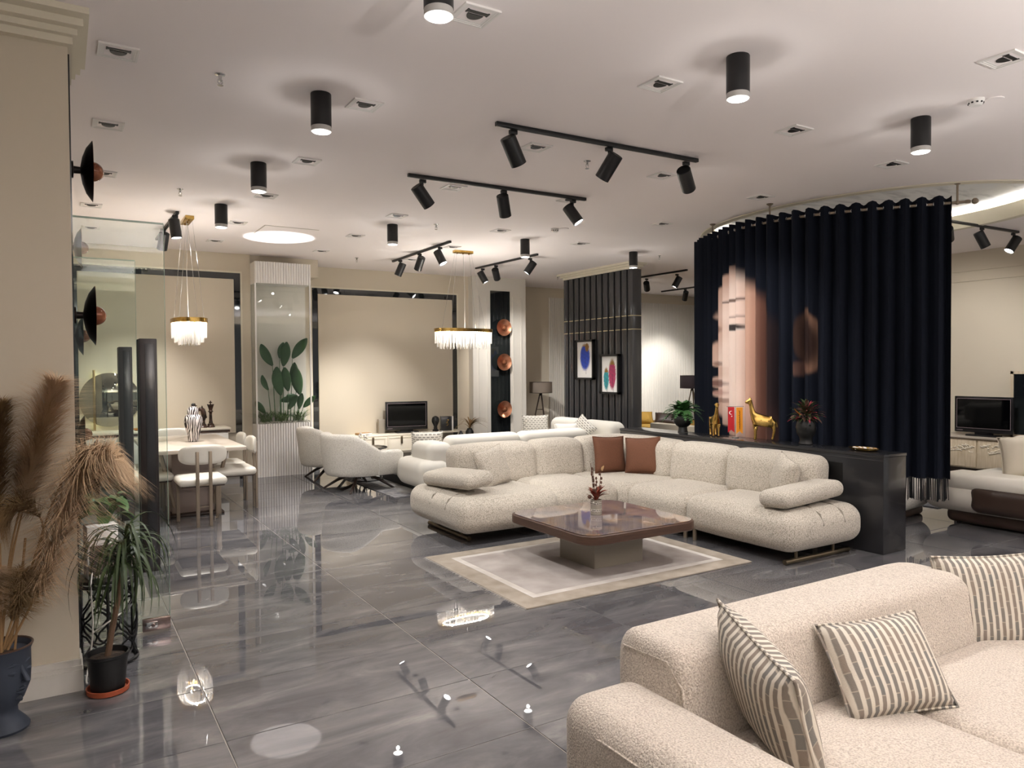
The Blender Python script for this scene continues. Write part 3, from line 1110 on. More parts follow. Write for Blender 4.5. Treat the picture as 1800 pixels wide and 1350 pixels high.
# sled feet
for a, b_, c in (((3.2, 6.0), (3.2, 6.86), 0), ((4.93, 3.88), (5.76, 3.88), 1)):
    v = (Vector((*b_, 0)) - Vector((*a, 0))).normalized()
    sk = obj('sled_foot', B().tube([(*a, .022), (*b_, .022)], .021, 14), 'bronze', sofa)
    for t_ in (.14, .62):
        p = Vector((*a, 0)) + v * t_
        obj('post', B().cyl((p.x, p.y, .03), (p.x, p.y, .13), .013, n=10), 'bronze', sk)
for x, y in ((4.97, 5.02), (4.97, 4.9), (4.02, 5.92), (4.14, 5.92), (5.7, 5.0), (4.1, 6.8), (5.6, 6.7), (5.75, 4.2), (3.3, 6.85)):
    obj('leg', B().cyl((x, y, 0), (x, y, .14), .02, n=12), 'champagne', sofa)


# ================================================================ PILLOWS
def pillow_b(w, h, t, n=16, pinch=.07):
    b = B()
    vs, idx = [], {}

    def P(i, j, s):
        u, v = 2 * i / n - 1, 2 * j / n - 1
        edge = (i in (0, n)) or (j in (0, n))
        kk = (i, j, 0 if edge else s)
        if kk in idx:
            return idx[kk]
        x = w / 2 * u * (1 - pinch * (1 - v * v) * abs(u))
        z = h / 2 * v * (1 - pinch * (1 - u * u) * abs(v))
        th = 0 if edge else t / 2 * ((1 - u ** 4) * (1 - v ** 4)) ** .55 * (1 - .25 * (u * u + v * v) / 2)
        idx[kk] = len(vs)
        vs.append((x, s * th, z))
        return idx[kk]
    fs = []
    for s in (-1, 1):
        for i in range(n):
            for j in range(n):
                q = (P(i, j, s), P(i + 1, j, s), P(i + 1, j + 1, s), P(i, j + 1, s))
                fs.append(q if s < 0 else q[::-1])
    b.add(vs, fs)
    return b


def piping_b(w, h, pinch=.07, r=.005):
    pts = []
    n = 12
    for side in range(4):
        for k in range(n):
            s = 2 * k / n - 1
            u, v = ((s, -1), (1, s), (-s, 1), (-1, -s))[side]
            pts.append((w / 2 * u * (1 - pinch * (1 - v * v) * abs(u)), 0, h / 2 * v * (1 - pinch * (1 - u * u) * abs(v))))
    return B().tube(pts, r, 6, closed=True)


def pillow(label, loc, rz, tilt, mat, w=.45, h=.45, t=.16, spin=0, group=None, pip=True, pmat=None):
    """faces local -Y; tilt leans the top towards +Y"""
    e = T('throw_pillow', label, 'pillow', loc, 0, group)
    e.rotation_euler = (Matrix.Rotation(rz, 3, 'Z') @ Matrix.Rotation(-tilt, 3, 'X') @ Matrix.Rotation(spin, 3, 'Y')).to_euler()
    c = obj('cover', pillow_b(w, h, t), mat, e, ang=None)
    if pip:
        obj('piping', piping_b(w, h), pmat or mat, e, ang=None)
    return e


pillow('brown suede cushion facing out on the corner sofa, next to the flower pot', (5.24, 6.47, .62), R(-8), R(12), 'brown_suede', .4, .41, .15, R(2), 'cushions on the corner sofa')
pillow('brown suede cushion in the corner of the sofa, against the console side', (5.47, 6.18, .62), R(-60), R(14), 'brown_suede', .4, .41, .15, R(-4), 'cushions on the corner sofa')
pillow('beige tweed cushion leaning at the open end beside the floating arm pad', (3.66, 6.36, .61), R(20), R(18), 'tweed', .44, .4, .17, R(-8), 'cushions on the corner sofa')
pillow('cream tweed cushion standing above the near arm pad of the corner sofa', (5.4, 4.25, .63), R(-118), R(10), 'tweed', .36, .36, .17, R(12), 'cushions on the corner sofa')

# ================================================================ COFFEE TABLE, RUG, FLOWER POT
t = T('coffee_table', 'square coffee table with agate glass top, walnut rim and taupe block base', 'coffee table', (3.8, 4.81, 0))


def rsq(h, r, n=8):
    pts = []
    for (sx, sy, a0) in ((1, 1, 0), (-1, 1, 90), (-1, -1, 180), (1, -1, 270)):
        for k in range(n + 1):
            a = R(a0 + 90 * k / n)
            pts.append((sx * (h - r) + r * math.cos(a), sy * (h - r) + r * math.sin(a)))
    return pts


def slab(h, r, z0, z1, c=.006):
    return B().loft([[(x, y, z0) for x, y in rsq(h - c, r - c)], [(x, y, z0 + c) for x, y in rsq(h, r)], [(x, y, z1 - c) for x, y in rsq(h, r)], [(x, y, z1) for x, y in rsq(h - c, r - c)]])


obj('rim', slab(.575, .15, .295, .365), 'walnut', t)
obj('tabletop', slab(.555, .135, .366, .372, .002), 'agate', t)
obj('base', B().rb((0, 0, .148), (.5, .47, .288), .004), 'taupe', t)
obj('plinth_panel', B().rb((.25, -.0, .075), (.006, .45, .14), .002), 'greige', t)

rug = T('rug', 'beige bordered rug lying under the coffee table', 'rug', (3.69, 4.87, 0))
obj('border', B().rb((0, 0, .006), (2.18, 1.58, .012), .004), 'rug_border', rug)
obj('line', B().b2((-.93, -.63, .0118), (.93, .63, .0132)), 'rug_line', rug)
obj('field', B().b2((-.87, -.57, .013), (.87, .57, .0142)), 'rug_field', rug)
b = B()
for sx in (-1, 1):
    for k in range(150):
        y = -.785 + 1.57 * k / 149
        L = .02 + rnd.random() * .015
        b.add([(sx * 1.088, y - .003, .008), (sx * 1.088, y + .003, .008), (sx * (1.088 + L), y + rnd.uniform(-.006, .006), .002)], [(0, 1, 2)])
o = obj('fringe', b, 'rug_line', rug)
o['kind'] = 'stuff'

t = T('flower_pot', 'patterned grey pot of dried red flowers on the coffee table', 'flower pot', (3.8, 4.87, .372))
obj('pot', B().lathe([(.04, 0), (.046, .002), (.046, .122), (.043, .124), (.041, .11), (.001, .108)], 28), 'taupe', t)
for z in (.025, .088):
    obj('pattern_band', B().lathe([(.0465, z), (.0468, z + .001), (.0468, z + .022), (.0465, z + .023)], 28, cap=False), 'pot_pattern', t)


def leaf_b(L, w, bend=.3, n=5, fold=.15):
    """leaf along +Z bending towards +X"""
    b = B()
    rows = []
    for k in range(n + 1):
        s = k / n
        ww = w * math.sin(math.pi * min(1, s * .92 + .08)) ** .8 if k < n else .0005
        a = bend * s
        cx, cz = L * s * math.sin(a), L * s * math.cos(a)
        rows.append([(cx - fold * ww, -ww / 2, cz), (cx, 0, cz), (cx - fold * ww, ww / 2, cz)])
    return b.add([q for r_ in rows for q in r_], [f for k in range(n) for f in ((k * 3, k * 3 + 1, k * 3 + 4, k * 3 + 3), (k * 3 + 1, k * 3 + 2, k * 3 + 5, k * 3 + 4))])


lm = leaf_b(.11, .03, .5).mesh('petal', 'dried_red', None)
for k in range(26):
    a, tl = rnd.random() * 6.3, rnd.uniform(.1, .75)
    obj('petal', lm, None, t, (.012 * math.cos(a), .012 * math.sin(a), .11 + rnd.random() * .05), (0, tl, a))
for k, (dx, dy, h) in enumerate(((-.04, .02, .33), (-.02, -.03, .22), (.045, -.01, .26), (.0, .04, .28))):
    st = obj('stem', B().tube([(dx * .3, dy * .3, .1), (dx * .7, dy * .7, .1 + h * .5), (dx, dy, .1 + h)], .0022, 6), 'dried_brown', t)
    for j in range(6):
        z = .16 + h * .8 * j / 6
        obj('bud', B().sph((dx * (z / (.1 + h)) + rnd.uniform(-.012, .012), dy * (z / (.1 + h)) + rnd.uniform(-.012, .012), z), .009, 7, 5, (1, 1, 1.5)), 'dried_brown', st)
obj('pale_bloom', B().add(*(lambda q: (q.v, q.f))(leaf_b(.05, .035, .4))).xf(Matrix.Translation((.055, -.015, .36))), 'straw', t)
obj('blossom', B().sph((-.06, .01, .15), .018, 8, 6), 'dried_brown', t)

# ================================================================ FOREGROUND SOFA
fs = T('sofa', 'cream boucle sofa at the front of the picture with three dashed cushions', 'sofa', (0, 0, 0))


def hsec(x, top, yb0=1.6, yb1=1.98, z0=.12, r=.085, lean=.05):
    """rounded back section in YZ at x"""
    pts = []
    h = top
    for (cy, cz, a0) in ((yb1 - r, h - r, 0), (yb0 + r + lean, h - r, 90)):
        for k in range(7):
            a = R(a0 + 90 * k / 6)
            pts.append((x, cy + r * math.cos(a), cz + r * math.sin(a)))
    pts += [(x, yb0 + lean * .3, z0 + (h - z0) * .45), (x, yb0, z0), (x, yb1 - .05, z0), (x, yb1, z0 + .06)]
    return pts


rings = []
TOPZ = .715
for k in range(6):
    ins = (1 - math.sin(R(90) * k / 5)) * .05
    rings.append([(1.62 + .05 * (1 - math.cos(R(90) * k / 5)), y, z) for _, y, z in hsec(0, TOPZ - ins, 1.6 + ins * .5, 1.98 - ins)])
for x in (1.9, 2.2, 2.5, 2.8, 3.0, 3.15):
    rings.append(hsec(x, TOPZ))
for k in range(1, 11):
    a = R(90) * k / 10
    rings.append(hsec(3.15 + .42 * math.sin(a), .30 + (TOPZ - .30) * (math.cos(a) ** .6 if k < 10 else 0.0), 1.6, 1.98 - .12 * (k / 10) ** 2))
bk = B().loft(rings)
obj('backrest', bk, 'boucle', fs, ang=70)
obj('seat', superrb((2.04, .98, .28), (.88, 1.34, .3), .06, (0, 0, .012)), 'boucle', fs, ang=None)
obj('seat', superrb((3.03, .98, .28), (1.1, 1.34, .3), .06, (0, 0, .012)), 'boucle', fs, ang=None)
obj('seat', superrb((4.1, .98, .28), (1.04, 1.34, .3), .06, (0, 0, .012)), 'boucle', fs, ang=None)
am = superrb((1.5, 1.18, .335), (.32, 1.5, .45), .085, (0, 0, .006))
obj('armrest', am, 'boucle', fs, ang=None)
seam = [(1.342, .5, .49), (1.342, .6, .495), (1.342, 1.7, .495), (1.36, 1.88, .46), (1.39, 1.932, .4), (1.43, 1.932, .2)]
obj('seam', B().tube(seam, .004, 6), 'boucle', fs)
obj('back_seam', B().tube([(1.622, 1.93, .655), (1.622, 1.72, .665), (1.624, 1.655, .6), (1.626, 1.63, .42)], .004, 6), 'boucle', fs)
obj('plinth', B().b2((1.4, .4, .05), (4.5, 1.9, .14)), 'black', fs)
for x in (1.5, 4.4):
    for y in (.5, 1.8):
        obj('leg', B().cyl((x, y, 0), (x, y, .06), .025, n=12), 'black', fs)
G = 'dashed cushions on the front sofa'
pillow('dashed cushion seen edge-on at the arm of the front sofa', (1.83, 1.5, .6), R(66), R(20), 'dash_fabric', .45, .42, .16, R(-12), G)
pillow('dashed cushion lying tilted against the middle of the front sofa backrest', (2.42, 1.49, .56), R(-22), R(34), 'dash_fabric', .41, .33, .16, R(-4), G)
pillow('large upright dashed cushion with piping at the rounded end of the front sofa', (3.44, 1.62, .565), R(-34), R(9), 'dash_fabric', .5, .42, .15, R(-3), G)

# ================================================================ CONSOLE
t = T('console', 'long glossy black console partition behind the corner sofa', 'console', (0, 0, 0))
obj('body', B().rb((6.05, 5.35, .41), (.33, 3.42, .815), .004), 'black_gloss', t)
obj('top_board', B().rb((6.05, 5.35, .831), (.336, 3.43, .026), .004), 'black_gloss', t)
obj('niche', B().b2((5.882, 4.02, .45), (5.887, 4.35, .74)), 'slat_groove', t)
obj('edge_profile', B().b2((5.883, 3.64, .79), (5.8855, 7.06, .796)), 'slat_gloss', t)

# ---- fern in a black urn
def urn_b(h, r):
    return B().lathe([(.0 + r * .55, 0), (r * .55, h * .03), (r * .5, h * .1), (r * .46, h * .3), (r * .75, h * .42), (r, h * .62), (r * 1.0, h * .8), (r * .88, h * .95), (r * .95, h), (r * .85, h), (r * .75, h * .9), (.001, h * .88)], 28)


CT = .845
t = T('potted_fern', 'bushy green fern in a black footed urn on the console', 'potted plant', (6.1, 6.2, CT))
obj('urn', urn_b(.2, .105), 'black', t)


def frond_b(L, w, bend, n=13):
    b = B()
    path = []
    for k in range(n + 1):
        s = k / n
        a = bend * s
        path.append(Vector((L * s * math.sin(a * .75), 0, L * s * math.cos(a * .9) * (1 - .25 * s))))
    b.tube([tuple(q) for q in path], .0018, 4)
    for k in range(1, n):
        s = k / n
        ll = w * math.sin(math.pi * (s * .85 + .12))
        for sg in (-1, 1):
            q = path[k]
            d = (path[k + 1] - path[k - 1]).normalized()
            tip = q + Vector((0, sg * ll, 0)) + d * ll * .35
            wd = d * .013
            b.add([tuple(q - wd), tuple(q + wd), tuple(tip)], [(0, 1, 2)])
    return b


fm = [frond_b(.27, .06, bd).mesh('frond', 'leaf_mid', None) for bd in (.5, 1.0, 1.5)]
for k in range(80):
    obj('frond', fm[k % 3], None, t, (0, 0, .18), (0, rnd.uniform(-.1, .5), k * 2.4 + rnd.random()))


# ---- giraffes
def giraffe(label, loc, rz, s):
    V = {'hip': (-.10, 0, .20, .042), 'belly': (-.02, 0, .205, .048), 'chest': (.07, 0, .225, .043), 'n1': (.10, 0, .285, .028), 'n2': (.115, 0, .35, .02), 'n3': (.122, 0, .40, .017),
         'head': (.135, 0, .425, .02), 'muz': (.185, 0, .405, .011), 'tail1': (-.14, 0, .21, .008), 'tail2': (-.155, 0, .14, .006)}
    E = [('hip', 'belly'), ('belly', 'chest'), ('chest', 'n1'), ('n1', 'n2'), ('n2', 'n3'), ('n3', 'head'), ('head', 'muz'), ('hip', 'tail1'), ('tail1', 'tail2')]
    for sg in (-1, 1):
        for nm, base, x, dx in (('f', 'chest', .075, .0), ('h', 'hip', -.105, .018)):
            V[f'{nm}a{sg}'] = (x, sg * .03, .17, .022)
            V[f'{nm}b{sg}'] = (x - dx + (.01 * sg), sg * .032, .1, .013)
            V[f'{nm}c{sg}'] = (x - dx * .4 + .012 * sg, sg * .032, .04, .01)
            V[f'{nm}d{sg}'] = (x + .004 + .012 * sg, sg * .032, .008, .012)
            E += [(base, f'{nm}a{sg}'), (f'{nm}a{sg}', f'{nm}b{sg}'), (f'{nm}b{sg}', f'{nm}c{sg}'), (f'{nm}c{sg}', f'{nm}d{sg}')]
        V[f'ear{sg}'] = (.125, sg * .032, .44, .006)
        V[f'horn{sg}'] = (.13, sg * .01, .462, .005)
        E += [('head', f'ear{sg}'), ('head', f'horn{sg}')]
    ks = list(V)
    me = bpy.data.meshes.new('giraffe_figurine')
    me.from_pydata([tuple(c * s for c in V[k][:3]) for k in ks], [(ks.index(a), ks.index(b_)) for a, b_ in E], [])
    me.materials.append(MATS['gold'])
    o = bpy.data.objects.new('giraffe_figurine', me)
    COL.objects.link(o)
    o.location = loc
    o.rotation_euler = (0, 0, rz)
    md = o.modifiers.new('skin', 'SKIN')
    md.use_smooth_shade = True
    for i, k in enumerate(ks):
        me.skin_vertices[0].data[i].radius = (V[k][3] * s * 1.22,) * 2
        me.skin_vertices[0].data[i].use_root = (k == 'belly')
    o.modifiers.new('sub', 'SUBSURF').render_levels = 2
    o.modifiers['sub'].levels = 1
    tag(o, label, 'figurine', 'golden giraffes on the console')


giraffe('smaller golden giraffe figurine seen from the front, left of the flags', (6.0, 5.62, CT), R(-125), .8)
giraffe('larger golden giraffe figurine in side view, between flags and dark flowers', (6.05, 5.03, CT), R(146), .95)

# ---- table flags
t = T('flag_stand', 'small desk stand with a red and an orange swallow-tailed flag between the giraffes', 'flag stand', (6.07, 5.4, CT), R(-31.5))
obj('base', B().lathe([(.035, 0), (.035, .008), (.008, .012)], 20), 'chrome', t)
obj('pole', B().cyl((0, 0, .01), (0, 0, .33), .003, n=8), 'chrome', t)
obj('crossbar', B().cyl((-.09, 0, .33), (.09, 0, .33), .003, n=8), 'chrome', t)


def swallow(x0, x1, z0, z1):
    xm = (x0 + x1) / 2
    return B().add([(x0, -.002, z1), (x1, -.002, z1), (x1, -.002, z0), (xm, -.002, z0 + .03), (x0, -.002, z0),
                    (x0, .002, z1), (x1, .002, z1), (x1, .002, z0), (xm, .002, z0 + .03), (x0, .002, z0)],
                   [(0, 4, 3, 2, 1), (5, 6, 7, 8, 9), (0, 1, 6, 5), (1, 2, 7, 6), (2, 3, 8, 7), (3, 4, 9, 8), (4, 0, 5, 9)])


f1 = obj('red_flag', swallow(-.078, -.01, .055, .325), 'red_flag', t, ang=20)
cres = []
for k in range(13):
    a = R(50 + 260 * k / 12)
    cres.append((-.047 + .02 * math.cos(a), .265 + .02 * math.sin(a)))
for k in range(12, -1, -1):
    a = R(62 + 236 * k / 12)
    cres.append((-.0415 + .016 * math.cos(a), .265 + .016 * math.sin(a)))
b = B()
for k in range(12):
    a, c, d, e_ = cres[k], cres[k + 1], cres[25 - k - 1], cres[25 - k]
    b.add([(q[0], -.0026, q[1]) for q in (a, c, d, e_)], [(0, 1, 2, 3)])
obj('crescent', b, 'paper', f1)
st = [((-.038 + (.009 if k % 2 == 0 else .0036) * math.sin(R(36 * k + 10))), -.0026, .228 + (.009 if k % 2 == 0 else .0036) * math.cos(R(36 * k + 10))) for k in range(10)]
obj('star', B().add(st + [(-.038, -.0026, .228)], [(k, (k + 1) % 10, 10) for k in range(10)]), 'paper', f1)
f2 = obj('orange_flag', swallow(.01, .078, .04, .32), 'orange_flag', t, ang=20)
b = B()
px = .0
for k, (w_, h_) in enumerate(((.03, .02), (.016, .013), (.02, .02), (.014, .012), (.016, .013), (.026, .02), (.014, .012), (.018, .013))):
    z = .285 - k * .024
    b.tube([(.052 - h_, -.003, z), (.05, -.003, z - .004), (.05 - h_ * .6, -.003, z - .011), (.052, -.003, z - .016), (.046 - h_ * .3, -.003, z - .022)], .0022, 4)
obj('script', b, 'black', f2)

# ---- dark head vase with flowers
t = T('flower_vase', 'black head-shaped vase with dark dried flowers on the console', 'vase', (6.09, 4.55, CT))
vb = B().lathe([(.06, 0), (.066, .01), (.056, .04), (.06, .07), (.082, .1), (.092, .16), (.088, .2), (.072, .235), (.078, .245), (.066, .245), (.001, .22)], 28)
vb.sph((-.06, -.045, .165), .022, 8, 6, (.9, .9, 1.4))
vb.sph((-.055, -.04, .12), .02, 8, 5, (1, 1, .5))
vb.sph((-.075, -.01, .19), .016, 8, 5, (1, 1, .7))
vb.sph((-.04, -.07, .19), .016, 8, 5, (1, 1, .7))
obj('head', vb, 'black', t)
fl2 = leaf_b(.085, .028, .5).mesh('dark_leaf', 'dried_brown', None)
fl3 = leaf_b(.085, .028, .5).mesh('olive_leaf', 'leaf_drac', None)
fl4 = leaf_b(.07, .02, .4).mesh('red_petal', 'berry', None)
for k in range(170):
    a, ph = rnd.random() * 6.283, rnd.uniform(.0, 1.65)
    rr = rnd.uniform(.03, .13)
    obj(('dark_leaf', 'olive_leaf', 'dark_leaf', 'red_petal', 'olive_leaf')[k % 5], (fl2, fl3, fl2, fl4, fl3)[k % 5], None, t,
        (rr * math.sin(ph) * math.cos(a), rr * math.sin(ph) * math.sin(a), .25 + rr * math.cos(ph)), (0, ph, a))
obj('red_bloom', B().lathe([(.005, .3), (.018, .33), (.012, .37), (.001, .39)], 10), 'berry', t)
obj('orange_twig', B().tube([(-.05, .02, .28), (-.09, .05, .33), (-.1, .055, .35)], .004, 5), 'orange_flag', t)

# ---- gold tray
t = T('tray', 'oval golden tray with pale stones at the near end of the console', 'tray', (6.04, 3.92, CT))
obj('dish', B().lathe([(.6, 0), (.75, .004), (.95, .02), (1.0, .03), (.96, .03), (.74, .009), (.001, .007)], 36, sx=.075, sy=.14), 'gold', t)
for k in range(11):
    a = k * 2.4
    q = .02 + .055 * (k / 11) ** .5
    obj('stone', B().sph((q * .8 * math.cos(a), q * 1.4 * math.sin(a), .021), .017, 8, 6, (1, 1.1, .7)), ('paper', 'straw', 'greige')[k % 3], t)

# ================================================================ CURTAIN
t = T('curtain', 'tall navy curtain printed with a face in profile, on an oval rail', 'curtain', (0, 0, 0))
CP = [(7.42, 7.2, 1224), (7.12, 6.94, 1228), (6.88, 6.59, 1240), (6.68, 6.14, 1270), (6.51, 5.65, 1310), (6.55, 5.01, 1400), (6.77, 4.52, 1500), (7.07, 4.11, 1600), (7.27, 3.83, 1673)]


def catmull(P, n):
    out = []
    for i in range(len(P) - 1):
        p0, p1, p2, p3 = P[max(i - 1, 0)], P[i], P[i + 1], P[min(i + 2, len(P) - 1)]
        for k in range(n):
            s = k / n
            out.append(tuple(.5 * (2 * p1[j] + (p2[j] - p0[j]) * s + (2 * p0[j] - 5 * p1[j] + 4 * p2[j] - p3[j]) * s * s + (3 * p1[j] - p0[j] - 3 * p2[j] + p3[j]) * s ** 3) for j in range(len(p1))))
    out.append(P[-1])
    return out


cpath = catmull(CP, 40)
acc = [0]
for a, c in zip(cpath, cpath[1:]):
    acc.append(acc[-1] + math.hypot(c[0] - a[0], c[1] - a[1]))
CL = acc[-1]


def along(s):
    s = max(0, min(CL, s))
    lo, hi = 0, len(acc) - 1
    while hi - lo > 1:
        md = (lo + hi) // 2
        if acc[md] <= s:
            lo = md
        else:
            hi = md
    f = (s - acc[lo]) / max(1e-9, acc[hi] - acc[lo])
    a, c = cpath[lo], cpath[hi]
    q = [a[j] + (c[j] - a[j]) * f for j in range(3)]
    d = Vector((c[0] - a[0], c[1] - a[1], 0)).normalized()
    return q, d


def sst(a, b, x):
    t_ = max(0, min(1, (x - a) / (b - a)))
    return t_ * t_ * (3 - 2 * t_)


def mix(a, b, t_):
    return tuple(p * (1 - t_) + q * t_ for p, q in zip(a, b))


NAVY = hexc('0f1420')
SK_H, SK_M, SK_D, SK_B = hexc('f6e2d6'), hexc('c9a08c'), hexc('714c40'), hexc('2a1f20')


def face_color(px, py):
    """print of a face in profile looking to the left; px, py are cloth coordinates in print units"""
    # profile line
    prof = [(455, 1300), (470, 1285), (500, 1272), (530, 1266), (552, 1263), (572, 1268), (590, 1266), (612, 1260), (632, 1256), (640, 1258), (648, 1266), (660, 1266), (672, 1260), (682, 1261), (688, 1265),
            (696, 1261), (704, 1264), (712, 1272), (725, 1270), (742, 1274), (760, 1286), (785, 1300)]
    if py < prof[0][0] or py > prof[-1][0]:
        return NAVY
    for a, b_ in zip(prof, prof[1:]):
        if a[0] <= py <= b_[0]:
            xl = a[1] + (b_[1] - a[1]) * (py - a[0]) / (b_[0] - a[0])
            break
    m_ = sst(xl - 1.5, xl + 1.5, px)
    # hair line sweeps down to the ear
    hair = 458 + max(0, px - 1290) * 1.15 + max(0, px - 1340) * .8
    m_ *= sst(hair - 8, hair + 26, py)
    # light falls off towards the back of the cheek
    k = sst(1282, 1372, px)
    c = mix(SK_H, SK_M, sst(0, .45, k))
    c = mix(c, SK_D, sst(.4, .75, k))
    c = mix(c, SK_B, sst(.65, 1.0, k))
    c = mix(c, SK_M, .75 * (1 - sst(xl + 2, xl + 22, px)))
    c = mix(c, SK_D, .55 * sst(690, 790, py))

    def blob(cx, cy, rx, ry, col, s, cc):
        d = ((px - cx) / rx) ** 2 + ((py - cy) / ry) ** 2
        return mix(cc, col, s * (1 - sst(.35, 1.0, d)))
    c = blob(1296, 575, 14, 8, hexc('1d1a20'), .95, c)
    c = blob(1302, 579, 5, 3, hexc('d8cfc8'), .7, c)
    c = blob(1299, 556, 17, 3, hexc('8d6a5d'), .6, c)
    c = blob(1296, 526 - (px - 1296) * .1, 24, 3.6, hexc('5f4237'), .85, c)
    c = blob(1268, 576, 6, 12, SK_D, .7, c)
    c = blob(1268, 640, 7, 7, hexc('6f4a3c'), .7, c)
    c = blob(1269, 677, 16, 8, hexc('6e4640'), .8, c)
    c = blob(1271, 694, 14, 7, hexc('b98a7e'), .7, c)
    c = blob(1275, 708, 14, 6, hexc('7c5648'), .6, c)
    c = mix(NAVY, c, m_ * (1 - sst(1350, 1378, px)))
    # ear
    d = ((px - 1420) / 19) ** 2 + ((py - 605 - (px - 1420) * .5) / 52) ** 2
    if d < 1.3:
        e_ = mix(hexc('33231f'), hexc('80604f'), sst(.25, .85, d) * sst(1398, 1434, px))
        e_ = mix(e_, hexc('2b1d1b'), 1 - sst(.0, .3, d))
        c = mix(e_, c, sst(.85, 1.2, d))
    d = ((px - 1408) / 15) ** 2 + ((py - 650) / 16) ** 2
    c = mix(c, hexc('6f5044'), .55 * (1 - sst(.2, 1, d)))
    return c


NPL = 27
NC, NR = NPL * 20, 150
ZT, ZB = 3.2, .5
verts, cols = [], []
for j in range(NR + 1):
    fz = j / NR
    z = ZT + (ZB - ZT) * fz
    for i in range(NC + 1):
        s = CL * i / NC
        q, d = along(s)
        nx, ny = d.y, -d.x
        ph = 2 * math.pi * NPL * i / NC
        amp = .06 * (1 + .12 * math.sin(i * .13))
        w_ = math.sin(ph + .2 * fz * math.sin(i * .07)) + .22
        w_ = math.copysign(min(1, abs(w_)) ** .5, w_)
        off = amp * w_
        tang = .02 * math.sin(2 * ph) * .8
        zz = z + (.012 * w_ if j == 0 else 0)
        verts.append((q[0] + nx * off + d.x * tang, q[1] + ny * off + d.y * tang, zz))
        cols.append(face_color(q[2], 645 - (z - 1.6) * 1297 / 8.15))
faces = [(j * (NC + 1) + i, (j + 1) * (NC + 1) + i, (j + 1) * (NC + 1) + i + 1, j * (NC + 1) + i + 1) for j in range(NR) for i in range(NC)]
b = B()
b.add(verts, faces)
me = b.mesh('cloth', 'curtain_print', None)
at = me.color_attributes.new('print', 'FLOAT_COLOR', 'POINT')
at.data.foreach_set('color', [x for c in cols for x in (*c, 1)])
obj('cloth', me, None, t)
obj('rail', B().tube([(q[0], q[1], 3.14) for q in cpath[::6]] + [(7.33, 3.74, 3.14), (7.36, 3.7, 3.14)], .014, 10), 'champagne', t)
fin = obj('finial', B().sph((7.38, 3.67, 3.14), .03, 12, 8).lathe([(.02, -.015), (.028, 0), (.02, .015)], 12, (7.345, 3.72, 3.14)), 'champagne', t)
for x, y in ((7.3, 3.79), (6.49, 5.3), (6.8, 6.4)):
    obj('rail_bracket', B().cyl((x, y, 3.14), (x, y, CZ), .01, n=10).lathe([(.035, CZ - 3.14), (.035, CZ - 3.145 - .002), (.018, CZ - 3.16)], 16, (x, y, 3.14)).sph((x, y, 3.14), .022, 10, 6), 'champagne', t)
# eyelets where the cloth crosses the rail
ey = B().tube([(.02 * math.cos(2 * math.pi * k / 14), 0, .02 * math.sin(2 * math.pi * k / 14)) for k in range(14)], .005, 6, closed=True).mesh('eyelet', 'chrome')
for k in range(2 * NPL):
    s = CL * (k + .5 * 0) / (2 * NPL)
    q, d = along(s)
    obj('eyelet', ey, None, t, (q[0], q[1], 3.14), (0, 0, math.atan2(d.y, d.x) + (R(65) if k % 2 == 0 else R(-65))))
b = B()
for i in range(0, NC, 1):
    base = verts[NR * (NC + 1) + i]
    for k in range(2):
        q, d = along(CL * (i + k * .5) / NC)
        L = .19 + rnd.random() * .03
        x, y, z = base
        x += d.x * .005 * k
        y += d.y * .005 * k
        ox, oy = rnd.uniform(-.008, .008), rnd.uniform(-.008, .008)
        b.add([(x - d.x * .003, y - d.y * .003, z + .01), (x + d.x * .003, y + d.y * .003, z + .01), (x + d.x * .003 + ox, y + d.y * .003 + oy, z - L), (x - d.x * .003 + ox, y - d.y * .003 + oy, z - L)], [(0, 1, 2, 3)])
o = obj('fringe', b, 'fringe', t, ang=None)
o['kind'] = 'stuff'

# ================================================================ BLACK SLATTED PARTITION + PICTURES
t = T('slatted_partition', 'glossy black slatted partition wall with two thin gold lines', 'partition', (0, 0, 0))
obj('core', B().b2((8.065, 9.42, .0), (8.235, 11.22, 3.22)), 'slat_groove', t)
obj('end_post', B().rb((8.15, 9.39, 1.61), (.19, .12, 3.22), .003), 'slat_gloss', t)
sm = B().rb((0, 0, 1.61), (.03, .122, 3.22), .002).mesh('slat', 'slat_gloss')
ys = [9.535 + .166 * k for k in range(11)]
for y in ys:
    obj('slat', sm, None, t, (8.06, y, 0))
for z in (2.45, 2.225):
    g = B()
    for y in ys:
        g.b2((8.0435, y - .0625, z - .006), (8.0455, y + .0625, z + .006))
    g.b2((8.0535, 9.329, z - .006), (8.0555, 9.45, z + .006)).b2((8.0535, 9.3275, z - .006), (8.246, 9.3295, z + .006))
    obj('gold_line', g, 'gold_line', t)


def feather(px, pz, spec):
    c = hexc('e4e2df')
    for cx, cz, rx, rz, col, tip in spec:
        d = ((px - cx) / rx) ** 2 + ((pz - cz) / rz) ** 2
        jag = .25 * math.sin(px * 190 + pz * 60) * math.sin(pz * 140)
        if d + jag < 1:
            cc = mix(hexc(col), hexc('3a3a50'), .25 * (1 + math.sin(pz * 90 + px * 40)) * .5)
            if pz > cz + rz * tip:
                cc = hexc('8a6426')
            c = mix(cc, c, sst(.75, 1.0, d + jag))
        if abs(px - cx - (cz - pz) * .1) < .004 and cz - rz * 1.25 < pz < cz:
            c = mix(c, hexc('1d1a20'), .8)
    return c


